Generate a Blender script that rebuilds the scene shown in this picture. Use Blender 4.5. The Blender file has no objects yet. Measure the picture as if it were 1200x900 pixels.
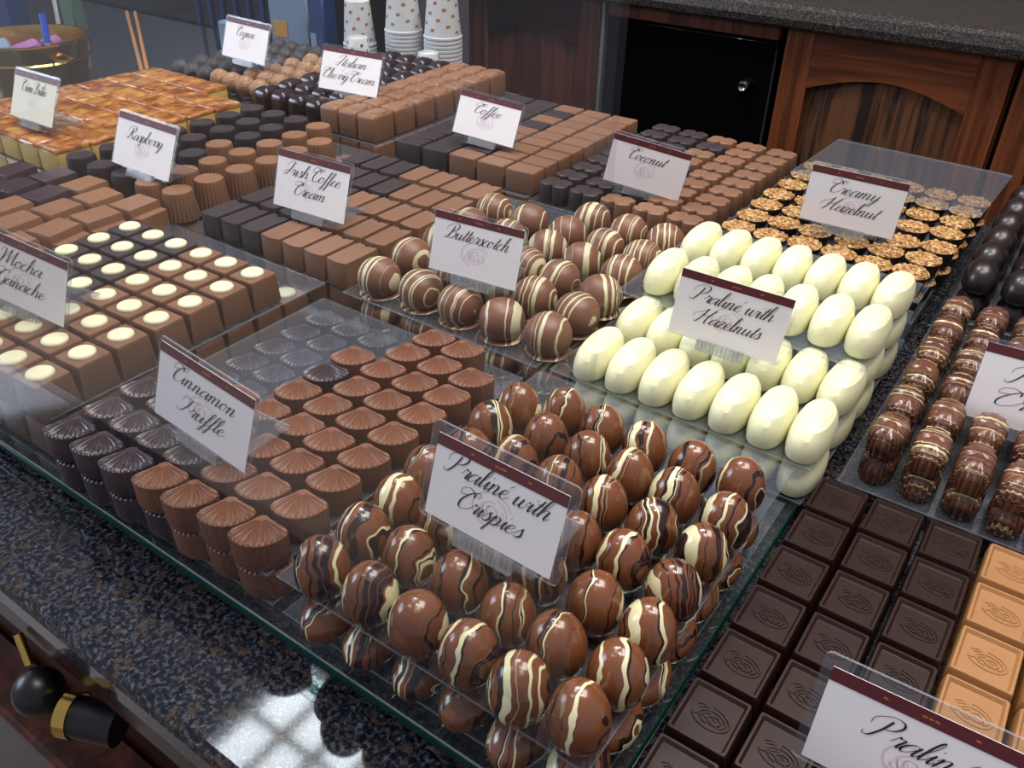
import bpy, bmesh, math, random
from math import sin, cos, pi, radians, sqrt
from mathutils import Matrix, Vector
random.seed(7)
S = bpy.context.scene
COL = S.collection

# ---------------------------------------------------------------- camera
cd = bpy.data.cameras.new('camera'); cam = bpy.data.objects.new('camera', cd); COL.objects.link(cam)
cd.sensor_width = 36; cd.lens = 30.11; cd.clip_start = 0.01; cd.clip_end = 50
M3 = Matrix(((0.81723861, -0.3342232, 0.46948473), (0.5758705, 0.44217656, -0.68764311), (0.02223114, 0.83233091, 0.55383304)))
cam.matrix_world = Matrix.Translation((0, 0, 0.381)) @ M3.to_4x4()
S.camera = cam

# ---------------------------------------------------------------- world, lights, exposure
S.view_settings.view_transform = 'Standard'; S.view_settings.look = 'None'
S.view_settings.gamma = 1; S.view_settings.use_curve_mapping = False
S.view_settings.exposure = 0.6
S.cycles.transparent_max_bounces = 24; S.cycles.max_bounces = 8
S.cycles.caustics_reflective = False; S.cycles.caustics_refractive = False
# the whole scene keeps one sky colour
W = bpy.data.worlds.new('world'); S.world = W; W.use_nodes = True
wn = W.node_tree
bg = wn.nodes['Background']; bg.inputs['Strength'].default_value = 0.26
bg.inputs['Color'].default_value = (0.80, 0.84, 1.0, 1)

def area_lamp(name, loc, target, size, power, color):
    l = bpy.data.lights.new(name, 'AREA'); l.shape = 'RECTANGLE'; l.size = size[0]; l.size_y = size[1]
    l.energy = power; l.color = color
    o = bpy.data.objects.new(name, l); COL.objects.link(o); o.location = loc
    o.rotation_euler = (Vector(target) - Vector(loc)).to_track_quat('-Z', 'Y').to_euler()
    return o
area_lamp('ceiling_softlight', (0.3, 0.9, 2.2), (-0.4, 0.5, 0), (1.3, 0.9), 26, (1.0, 0.93, 0.84))
area_lamp('shopfront_daylight', (-3.3, -1.0, 1.15), (-0.7, 0.6, 0), (1.6, 1.1), 36, (0.72, 0.83, 1.0))
for k, (x, y) in enumerate([(-0.35, 0.15), (-0.2, 0.25), (-0.05, 0.12), (0.12, 0.3), (-0.9, 0.35), (-0.7, 0.9)]):
    l = bpy.data.lights.new('ceiling_spot', 'SPOT'); l.energy = 7; l.shadow_soft_size = 0.02; l.color = (1, 0.93, 0.82)
    l.spot_size = radians(95); l.spot_blend = 0.8
    o = bpy.data.objects.new('ceiling_spot', l); COL.objects.link(o); o.location = (x, y, 1.75)

# ---------------------------------------------------------------- node helpers and materials
def newmat(name):
    m = bpy.data.materials.new(name); m.use_nodes = True
    nt = m.node_tree; p = nt.nodes['Principled BSDF']
    return m, nt, p
def N(nt, t, **kw):
    n = nt.nodes.new(t)
    for k, v in kw.items():
        if k in n.inputs: n.inputs[k].default_value = v
        else: setattr(n, k, v)
    return n
def L(nt, a, b): nt.links.new(a, b)
def ramp(nt, fac, stops, interp='LINEAR'):
    r = nt.nodes.new('ShaderNodeValToRGB'); r.color_ramp.interpolation = interp
    e = r.color_ramp.elements
    while len(e) < len(stops): e.new(0.5)
    for el, (p, c) in zip(e, stops):
        el.position = p; el.color = (*c, 1)
    L(nt, fac, r.inputs[0]); return r
def srgb(r, g, b):
    return tuple(((c / 255) / 12.92 if c <= 10.3 else (((c / 255) + 0.055) / 1.055) ** 2.4) for c in (r, g, b))
def mixc(nt, fac, a, b):
    m = nt.nodes.new('ShaderNodeMix'); m.data_type = 'RGBA'
    for s, v in ((0, fac), (6, a), (7, b)):
        if isinstance(v, tuple): m.inputs[s].default_value = (*v, 1)
        elif isinstance(v, (int, float)): m.inputs[s].default_value = v
        else: L(nt, v, m.inputs[s])
    return m.outputs[2]
def math_(nt, op, a, b=0.0, c=0.0):
    m = nt.nodes.new('ShaderNodeMath'); m.operation = op
    for s, v in enumerate((a, b, c)):
        if isinstance(v, (int, float)): m.inputs[s].default_value = v
        else: L(nt, v, m.inputs[s])
    return m.outputs[0]

def choc(name, col, rough=0.4, coat=0.0, bump=0.15, scale=300, var=0.12, sss=0.0, spec=0.5):
    m, nt, p = newmat(name)
    tc = N(nt, 'ShaderNodeTexCoord'); oi = N(nt, 'ShaderNodeObjectInfo')
    n = N(nt, 'ShaderNodeTexNoise', Scale=scale, Detail=3); L(nt, tc.outputs['Object'], n.inputs['Vector'])
    f = math_(nt, 'MULTIPLY_ADD', oi.outputs['Random'], 0.6, math_(nt, 'MULTIPLY', n.outputs[0], 0.6))
    col = tuple(x * (0.8 if col[0] < 0.6 else 0.93) for x in col)
    c0 = tuple(x * (1 - var) for x in col); c1 = tuple(x * (1 + var) for x in col)
    L(nt, mixc(nt, f, c0, c1), p.inputs['Base Color'])
    p.inputs['Roughness'].default_value = rough; p.inputs['Coat Weight'].default_value = coat
    p.inputs['Coat Roughness'].default_value = 0.12; p.inputs['Specular IOR Level'].default_value = spec
    if bump:
        b = N(nt, 'ShaderNodeBump', Strength=bump, Distance=0.0006); L(nt, n.outputs[0], b.inputs['Height']); L(nt, b.outputs[0], p.inputs['Normal'])
    return m

MILK = srgb(136, 88, 64); DARK = srgb(56, 38, 36); TAN = srgb(206, 148, 88)
M = {}
M['milk'] = choc('milk_chocolate', MILK, 0.42)
M['milk_warm'] = choc('warm_milk_chocolate', srgb(134, 93, 70), 0.45)
M['milk_dull'] = choc('dull_milk_chocolate', srgb(138, 98, 74), 0.5)
M['milk_light'] = choc('light_milk_chocolate', srgb(150, 106, 78), 0.45)
M['dark'] = choc('dark_chocolate', DARK, 0.42, 0.0)
M['dark_bloom'] = choc('bloomed_dark_chocolate', srgb(74, 58, 64), 0.3, 0.3)
M['dark_matte'] = choc('matte_dark_chocolate', srgb(60, 48, 50), 0.5)
M['dark_gloss'] = choc('glossy_dark_chocolate', srgb(48, 30, 31), 0.25, 0.35)
M['tablet_dark'] = choc('tablet_dark_chocolate', srgb(44, 24, 18), 0.34, 0.12, bump=0.05, spec=0.4)
M['tablet_tan'] = choc('tablet_caramel_chocolate', srgb(174, 124, 78), 0.42, bump=0.05)
M['dark_oval'] = choc('oval_dark_chocolate', srgb(40, 27, 26), 0.33, 0.15)
M['white'] = choc('white_chocolate', srgb(240, 238, 196), 0.42, var=0.05, bump=0.1)
M['cream'] = choc('cream_button', srgb(244, 238, 200), 0.4, var=0.03, bump=0.05)
M['maroon_cup'] = choc('fluted_cup_chocolate', srgb(78, 46, 36), 0.4)

def drizzle(name, base, white, dark, freq, wt, dt, rough, coat, warp, rot=0.25, seedmul=40):
    """base chocolate with piped drizzle bands running over the piece"""
    m, nt, p = newmat(name)
    tc = N(nt, 'ShaderNodeTexCoord'); oi = N(nt, 'ShaderNodeObjectInfo')
    sx = N(nt, 'ShaderNodeSeparateXYZ'); L(nt, tc.outputs['Object'], sx.inputs[0])
    ang = math_(nt, 'MULTIPLY_ADD', oi.outputs['Random'], 0.9, rot - 0.45)
    # x' = x + y*ang
    x = math_(nt, 'ADD', sx.outputs[0], math_(nt, 'MULTIPLY', sx.outputs[1], ang))
    wv = N(nt, 'ShaderNodeTexNoise', Scale=90, Detail=1); L(nt, tc.outputs['Object'], wv.inputs['Vector'])
    wv.noise_dimensions = '4D'; L(nt, math_(nt, 'MULTIPLY', oi.outputs['Random'], 31), wv.inputs['W'])
    xw = math_(nt, 'ADD', x, math_(nt, 'MULTIPLY', math_(nt, 'SUBTRACT', wv.outputs[0], 0.5), warp))
    cx = N(nt, 'ShaderNodeCombineXYZ'); L(nt, math_(nt, 'MULTIPLY', xw, freq), cx.inputs[0])
    L(nt, math_(nt, 'MULTIPLY', oi.outputs['Random'], seedmul), cx.inputs[1])
    n1 = N(nt, 'ShaderNodeTexNoise', Scale=1, Detail=1.5, Roughness=0.5); L(nt, cx.outputs[0], n1.inputs['Vector'])
    cy = N(nt, 'ShaderNodeCombineXYZ'); L(nt, math_(nt, 'MULTIPLY', xw, freq * 2.0), cy.inputs[0])
    L(nt, math_(nt, 'MULTIPLY_ADD', oi.outputs['Random'], seedmul, 77), cy.inputs[1])
    n2 = N(nt, 'ShaderNodeTexNoise', Scale=1, Detail=1.5, Roughness=0.5); L(nt, cy.outputs[0], n2.inputs['Vector'])
    w = N(nt, 'ShaderNodeMapRange'); L(nt, n1.outputs[0], w.inputs[0]); w.inputs[1].default_value = wt; w.inputs[2].default_value = wt + 0.012
    c = mixc(nt, w.outputs[0], base, white); hgt = w.outputs[0]
    if dark:
        d = N(nt, 'ShaderNodeMapRange'); L(nt, n2.outputs[0], d.inputs[0]); d.inputs[1].default_value = dt; d.inputs[2].default_value = dt + 0.012
        c = mixc(nt, d.outputs[0], c, dark); hgt = math_(nt, 'MAXIMUM', hgt, d.outputs[0])
    L(nt, c, p.inputs['Base Color'])
    p.inputs['Roughness'].default_value = rough; p.inputs['Coat Weight'].default_value = coat; p.inputs['Coat Roughness'].default_value = 0.08
    b = N(nt, 'ShaderNodeBump', Strength=0.6, Distance=0.0006); L(nt, hgt, b.inputs['Height']); L(nt, b.outputs[0], p.inputs['Normal'])
    return m
M['egg'] = drizzle('crispies_drizzled_chocolate', srgb(118, 71, 45), srgb(230, 222, 178), srgb(44, 25, 25), 190, 0.575, 0.585, 0.22, 0.5, 0.009)
M['ball'] = drizzle('butterscotch_striped_chocolate', srgb(120, 80, 62), srgb(206, 198, 162), None, 320, 0.55, 1, 0.42, 0.0, 0.003, rot=-0.15)
M['ribbed'] = drizzle('ribbed_striped_chocolate', srgb(108, 68, 50), srgb(206, 188, 146), srgb(66, 42, 38), 0, 0.60, 0.56, 0.28, 0.4, 0.002)
# the ribbed piece is striped across its length: swap to y
nt = M['ribbed'].node_tree
for nd in list(nt.nodes):
    if nd.bl_idname == 'ShaderNodeMath' and nd.operation == 'MULTIPLY' and abs(nd.inputs[1].default_value) < 1e-9 and not nd.inputs[1].is_linked:
        nd.inputs[1].default_value = 0
tcr = [n for n in nt.nodes if n.bl_idname == 'ShaderNodeTexCoord'][0]
sxr = N(nt, 'ShaderNodeSeparateXYZ'); L(nt, tcr.outputs['Object'], sxr.inputs[0])
yy = math_(nt, 'ADD', sxr.outputs[1], math_(nt, 'MULTIPLY', sxr.outputs[2], 0.5))
for nd in [n for n in nt.nodes if n.bl_idname == 'ShaderNodeCombineXYZ']:
    L(nt, math_(nt, 'MULTIPLY', yy, 520), nd.inputs[0])

def truffle_mat(name, a, b):
    m, nt, p = newmat(name)
    tc = N(nt, 'ShaderNodeTexCoord'); n = N(nt, 'ShaderNodeTexNoise', Scale=260, Detail=4, Distortion=2.5); L(nt, tc.outputs['Object'], n.inputs['Vector'])
    r = ramp(nt, n.outputs[0], [(0.42, tuple(x * .8 for x in a)), (0.6, tuple(x * .8 for x in b))]); L(nt, r.outputs[0], p.inputs['Base Color']); p.inputs['Roughness'].default_value = 0.5
    bb = N(nt, 'ShaderNodeBump', Strength=0.8, Distance=0.001); L(nt, n.outputs[0], bb.inputs['Height']); L(nt, bb.outputs[0], p.inputs['Normal'])
    return m
M['truffle_milk'] = truffle_mat('milk_truffle', srgb(138, 88, 62), srgb(206, 164, 122))
M['truffle_dark'] = truffle_mat('dark_truffle', srgb(36, 28, 30), srgb(84, 74, 74))
M['caramel_side'] = choc('custard_side', srgb(226, 190, 110), 0.5, var=0.15)
m, nt, p = newmat('burnt_caramel'); M['caramel_top'] = m
tc = N(nt, 'ShaderNodeTexCoord'); g = N(nt, 'ShaderNodeTexNoise', Scale=60, Detail=2.5, Distortion=0.6)
oi = N(nt, 'ShaderNodeObjectInfo'); ad = N(nt, 'ShaderNodeVectorMath', operation='ADD'); L(nt, tc.outputs['Object'], ad.inputs[0]); L(nt, oi.outputs['Location'], ad.inputs[1])
L(nt, ad.outputs[0], g.inputs['Vector'])
r = ramp(nt, g.outputs[0], [(0.34, srgb(206, 150, 88)), (0.47, srgb(180, 116, 60)), (0.64, srgb(140, 80, 42))]); L(nt, r.outputs[0], p.inputs['Base Color'])
p.inputs['Roughness'].default_value = 0.22; p.inputs['Coat Weight'].default_value = 0.5
bb = N(nt, 'ShaderNodeBump', Strength=0.5, Distance=0.001); L(nt, g.outputs[0], bb.inputs['Height']); L(nt, bb.outputs[0], p.inputs['Normal'])
m, nt, p = newmat('chopped_hazelnut'); M['nuts'] = m
tc = N(nt, 'ShaderNodeTexCoord'); g = N(nt, 'ShaderNodeTexVoronoi', Scale=420); L(nt, tc.outputs['Object'], g.inputs['Vector'])
sc = N(nt, 'ShaderNodeSeparateColor'); L(nt, g.outputs['Color'], sc.inputs[0])
r = ramp(nt, sc.outputs[0], [(0.0, srgb(104, 66, 36)), (0.3, srgb(152, 106, 60)), (0.65, srgb(188, 144, 88)), (1.0, srgb(220, 186, 130))])
L(nt, r.outputs[0], p.inputs['Base Color']); p.inputs['Roughness'].default_value = 0.5

def plain(name, col, rough=0.5, metal=0.0, coat=0.0, noise=0.06, scale=60, emit=None, es=1.0):
    m, nt, p = newmat(name)
    tc = N(nt, 'ShaderNodeTexCoord'); n = N(nt, 'ShaderNodeTexNoise', Scale=scale, Detail=2); L(nt, tc.outputs['Object'], n.inputs['Vector'])
    L(nt, mixc(nt, n.outputs[0], tuple(c * (1 - noise) for c in col), tuple(min(1, c * (1 + noise)) for c in col)), p.inputs['Base Color'])
    p.inputs['Roughness'].default_value = rough; p.inputs['Metallic'].default_value = metal; p.inputs['Coat Weight'].default_value = coat
    if emit: p.inputs['Emission Color'].default_value = (*emit, 1); p.inputs['Emission Strength'].default_value = es
    return m
M['card'] = plain('sign_card_paper', srgb(248, 243, 245), 0.6, noise=0.02)
M['card_warm'] = plain('cream_sign_card_paper', srgb(236, 230, 208), 0.6, noise=0.02)
M['maroon'] = plain('maroon_print', srgb(92, 34, 42), 0.5, noise=0.15, scale=400)
M['gold'] = plain('gold_print', srgb(178, 104, 50), 0.5)
M['ink'] = plain('black_ink', srgb(34, 30, 34), 0.6)
M['faint'] = plain('faint_pink_print', srgb(228, 208, 220), 0.6)
M['brass'] = plain('brass', srgb(214, 176, 96), 0.2, 1.0)
M['silver'] = plain('brushed_steel', srgb(196, 198, 200), 0.25, 1.0)
M['black'] = plain('black_plastic', srgb(16, 15, 20), 0.35)
M['void'] = plain('black_glass', srgb(7, 8, 10), 0.08)
M['rubber'] = plain('clear_rubber', srgb(70, 76, 76), 0.5)
M['paper_white'] = plain('white_paper_cup', srgb(206, 206, 206), 0.5)
M['blue'] = plain('blue_plastic', srgb(30, 70, 180), 0.3)
M['navy'] = plain('navy_print', srgb(24, 46, 96), 0.35)
M['yellow'] = plain('yellow_print', srgb(190, 142, 64), 0.4)
M['sky'] = plain('pale_blue_wrapper', srgb(124, 140, 162), 0.3)
M['pink'] = plain('pink_wrapper', srgb(160, 104, 156), 0.35)
M['stick'] = plain('pale_wood_stick', srgb(176, 120, 78), 0.5, noise=0.2, scale=90)
M['green_print'] = plain('green_leaf_print', srgb(84, 104, 88), 0.5)

def clear(name, tint, haze=0.05, hazecol=(0.75, 0.8, 0.9), rough=0.03, ior=1.45):
    m, nt, p = newmat(name); nt.nodes.remove(p); out = nt.nodes['Material Output']
    tr = N(nt, 'ShaderNodeBsdfTransparent'); tr.inputs[0].default_value = (*tint, 1)
    gl = N(nt, 'ShaderNodeBsdfGlossy', Roughness=rough); fr = N(nt, 'ShaderNodeFresnel', IOR=ior)
    df = N(nt, 'ShaderNodeBsdfDiffuse'); df.inputs[0].default_value = (*hazecol, 1)
    m0 = N(nt, 'ShaderNodeMixShader'); m0.inputs[0].default_value = haze; L(nt, tr.outputs[0], m0.inputs[1]); L(nt, df.outputs[0], m0.inputs[2])
    ge = N(nt, 'ShaderNodeNewGeometry'); L(nt, math_(nt, 'MULTIPLY_ADD', ge.outputs['Backfacing'], 1 / ior - ior, ior), fr.inputs['IOR'])
    m1 = N(nt, 'ShaderNodeMixShader'); L(nt, fr.outputs[0], m1.inputs[0]); L(nt, m0.outputs[0], m1.inputs[1]); L(nt, gl.outputs[0], m1.inputs[2])
    L(nt, m1.outputs[0], out.inputs[0]); return m
M['acrylic'] = clear('clear_acrylic', (0.94, 0.95, 0.97), 0.038, (0.66, 0.74, 0.88))
M['acrylic_edge'] = clear('acrylic_edge', (0.88, 0.89, 0.91), 0.22, (0.72, 0.75, 0.78))
M['glass'] = clear('plate_glass', (0.93, 0.97, 0.95), 0.015)
M['glass_edge'] = clear('green_glass_edge', (0.12, 0.34, 0.28), 0.35, (0.02, 0.14, 0.11))
M['pane'] = clear('front_glass', (0.985, 0.99, 0.99), 0.0, rough=0.0, ior=1.42)

M['floor'] = plain('floor_tile', srgb(120, 104, 90), 0.35, noise=0.15, scale=3)
M['wall'] = plain('wall_paint', srgb(92, 80, 84), 0.8)
M['silver_dull'] = plain('dull_metal_strip', srgb(112, 112, 110), 0.45, 0.4)
M['brass_dull'] = plain('louvre_metal', srgb(150, 130, 116), 0.4, 0.3)
M['lamp'] = plain('lamp_diffuser', (0.9, 0.95, 1.0), 0.5, emit=(0.86, 0.95, 1.0), es=20)

# granite
def granite(name, sc, cols, rough=0.12):
    m, nt, p = newmat(name); tc = N(nt, 'ShaderNodeTexCoord')
    n1 = N(nt, 'ShaderNodeTexNoise', Scale=260 * sc, Detail=6, Roughness=0.62, Distortion=0.4); L(nt, tc.outputs['Object'], n1.inputs['Vector'])
    r1 = ramp(nt, n1.outputs[0], [(0.38, cols[0]), (0.5, cols[1]), (0.58, cols[2]), (0.72, cols[3])])
    v = N(nt, 'ShaderNodeTexVoronoi', Scale=170 * sc); L(nt, tc.outputs['Object'], v.inputs['Vector'])
    sp = N(nt, 'ShaderNodeSeparateColor'); L(nt, v.outputs['Color'], sp.inputs[0])
    r2 = ramp(nt, sp.outputs[0], [(0.0, (0, 0, 0)), (0.72, (0, 0, 0)), (0.8, (1, 1, 1))])
    n2 = N(nt, 'ShaderNodeTexNoise', Scale=120 * sc, Detail=2); L(nt, tc.outputs['Object'], n2.inputs['Vector'])
    r3 = ramp(nt, n2.outputs[0], [(0.45, cols[4]), (0.6, cols[5])])
    c = mixc(nt, math_(nt, 'MULTIPLY', r2.outputs[0], 0.55), r1.outputs[0], r3.outputs[0])
    L(nt, c, p.inputs['Base Color']); p.inputs['Roughness'].default_value = rough
    return m
M['granite'] = granite('dark_speckled_granite', 1.35, [srgb(8, 9, 13), srgb(26, 29, 38), srgb(64, 64, 74), srgb(112, 106, 108), srgb(84, 68, 54), srgb(20, 20, 26)], 0.06)
M['granite_back'] = granite('brown_speckled_granite', 2.2, [srgb(22, 21, 22), srgb(44, 42, 42), srgb(74, 70, 66), srgb(112, 106, 98), srgb(120, 98, 76), srgb(50, 46, 44)], 0.25)
M['granite_left'] = M['granite']

def wood(name, dark, light, scale=(1, 1, 1), rough=0.4, stretch=(60, 60, 3.0)):
    m, nt, p = newmat(name); tc = N(nt, 'ShaderNodeTexCoord')
    mp = N(nt, 'ShaderNodeMapping'); mp.inputs['Scale'].default_value = stretch; L(nt, tc.outputs['Object'], mp.inputs[0])
    n = N(nt, 'ShaderNodeTexNoise', Scale=1, Detail=6, Roughness=0.6, Distortion=0.6); L(nt, mp.outputs[0], n.inputs['Vector'])
    r = ramp(nt, n.outputs[0], [(0.4, dark), (0.58, light)]); L(nt, r.outputs[0], p.inputs['Base Color']); p.inputs['Roughness'].default_value = rough; p.inputs['Specular IOR Level'].default_value = 0.3
    b = N(nt, 'ShaderNodeBump', Strength=0.15, Distance=0.001); L(nt, n.outputs[0], b.inputs['Height']); L(nt, b.outputs[0], p.inputs['Normal'])
    return m
M['wood'] = wood('reddish_oak', srgb(80, 42, 25), srgb(122, 66, 38))
M['wood_h'] = wood('reddish_oak_rail', srgb(80, 42, 25), srgb(122, 66, 38), stretch=(3.0, 60, 60))
M['wood_panel'] = wood('coarse_grain_oak', srgb(34, 20, 13), srgb(100, 62, 36), stretch=(75, 40, 3.5), rough=0.55)
M['wood_dark'] = wood('dark_red_wood', srgb(34, 16, 13), srgb(62, 28, 20), stretch=(3, 50, 50), rough=0.3)
M['wood_mid'] = wood('shaded_reddish_oak', srgb(58, 30, 22), srgb(92, 46, 30))

# ---------------------------------------------------------------- mesh helpers
def mk(name, parts, mats, smooth=40):
    """parts: list of (verts, faces, material index)"""
    vs = []; fs = []; mi = []
    for v, f, k in parts:
        o = len(vs); vs += [tuple(x) for x in v]; fs += [tuple(i + o for i in q) for q in f]; mi += [k] * len(f)
    me = bpy.data.meshes.new(name); me.from_pydata(vs, [], fs)
    for mt in mats: me.materials.append(M[mt])
    me.polygons.foreach_set('material_index', mi)
    me.update()
    if not smooth and len(vs) > 60: smooth = 50
    if smooth:
        me.polygons.foreach_set('use_smooth', [True] * len(fs)); me.set_sharp_from_angle(angle=radians(smooth))
    return me
def obj(name, me, loc=(0, 0, 0), rot=0.0, parent=None, label=None, cat=None, group=None, kind=None):
    o = bpy.data.objects.new(name, me); COL.objects.link(o); o.location = loc
    o.rotation_euler = rot if isinstance(rot, tuple) else (0, 0, rot)
    if parent: o.parent = parent
    if label: o['label'] = label
    if cat: o['category'] = cat
    if group: o['group'] = group
    if kind: o['kind'] = kind
    return o
def box(x0, x1, y0, y1, z0, z1, k=0):
    v = [(x0, y0, z0), (x1, y0, z0), (x1, y1, z0), (x0, y1, z0), (x0, y0, z1), (x1, y0, z1), (x1, y1, z1), (x0, y1, z1)]
    return (v, [(0, 3, 2, 1), (4, 5, 6, 7), (0, 1, 5, 4), (1, 2, 6, 5), (2, 3, 7, 6), (3, 0, 4, 7)], k)
def bevbox(x0, x1, y0, y1, z0, z1, b, k=0):
    v = []; f = []
    for z, i in ((z0, b), (z0 + b, 0), (z1 - b, 0), (z1, b)):
        for (x, y, sx, sy) in ((x0, y0, 1, 1), (x1, y0, -1, 1), (x1, y1, -1, -1), (x0, y1, 1, -1)):
            if sx * sy > 0: v += [(x + sx * i, y + sy * (b + i * 0), z), (x + sx * (b + i * 0), y + sy * i, z)]
            else: v += [(x + sx * (b + i * 0), y + sy * i, z), (x + sx * i, y + sy * (b + i * 0), z)]
    for r in range(3):
        for j in range(8):
            a = r * 8 + j; c = r * 8 + (j + 1) % 8; f.append((a, c, c + 8, a + 8))
    f.append(tuple(range(7, -1, -1))); f.append(tuple(range(24, 32)))
    return (v, f, k)
def loft(rings, cap0=True, cap1=True, k=0):
    n = len(rings[0]); v = [p for r in rings for p in r]; f = []
    for r in range(len(rings) - 1):
        for j in range(n):
            a = r * n + j; b = r * n + (j + 1) % n; f.append((a, b, b + n, a + n))
    if cap0: f.append(tuple(range(n - 1, -1, -1)))
    if cap1: o = (len(rings) - 1) * n; f.append(tuple(range(o, o + n)))
    return (v, f, k)
def prof(outline, pr, k=0, cap1=True):
    """pr: list of (scale, z[, dx, dy])"""
    rs = []
    for q in pr:
        s, z = q[0], q[1]; dx = q[2] if len(q) > 2 else 0; dy = q[3] if len(q) > 3 else 0
        rs.append([(x * s + dx, y * s + dy, z) for x, y in outline])
    return loft(rs, True, cap1, k)
def circle(r, n=24, ry=None): return [(r * cos(2 * pi * i / n), (ry or r) * sin(2 * pi * i / n)) for i in range(n)]
def rrect(w, d, r, n=4):
    o = []
    for cx, cy, a in ((w / 2 - r, d / 2 - r, 0), (-w / 2 + r, d / 2 - r, 90), (-w / 2 + r, -d / 2 + r, 180), (w / 2 - r, -d / 2 + r, 270)):
        for i in range(n + 1):
            t = radians(a + 90 * i / n); o.append((cx + r * cos(t), cy + r * sin(t)))
    return o
def superell(a, b, e, n=32):
    o = []
    for i in range(n):
        t = 2 * pi * i / n; c, s = cos(t), sin(t)
        o.append((a * abs(c) ** (2 / e) * (1 if c > 0 else -1), b * abs(s) ** (2 / e) * (1 if s > 0 else -1)))
    return o
def tube(pts, r, n=10, k=0):
    rs = []; P = [Vector(p) for p in pts]
    for i, p in enumerate(P):
        d = (P[min(i + 1, len(P) - 1)] - P[max(i - 1, 0)]).normalized()
        u = d.cross(Vector((0, 0, 1)));
        if u.length < 1e-3: u = Vector((1, 0, 0))
        u.normalize(); w = u.cross(d); rr = r[i] if isinstance(r, (list, tuple)) else r
        rs.append([tuple(p + u * rr * cos(2 * pi * j / n) + w * rr * sin(2 * pi * j / n)) for j in range(n)])
    return loft(rs, k=k)
ORD = ['first', 'second', 'third', 'fourth', 'fifth', 'sixth', 'seventh', 'eighth', 'ninth', 'tenth', 'eleventh', 'twelfth']
def rowcol(j, i): return f"{ORD[j]} row from the front, {ORD[i]} from left"
def pos(g, i, j):
    G = GRID[g]
    if 'P' in G and (i, j) in G['P']: return G['P'][(i, j)]
    t = radians(G['th']); X, Y = i * G['a'], j * G['b']
    return (G['o'][0] + cos(t) * X - sin(t) * Y, G['o'][1] + sin(t) * X + cos(t) * Y)
def rad(g): return radians(GRID[g]['th'])
def jit(a): return random.uniform(-a, a)

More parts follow.
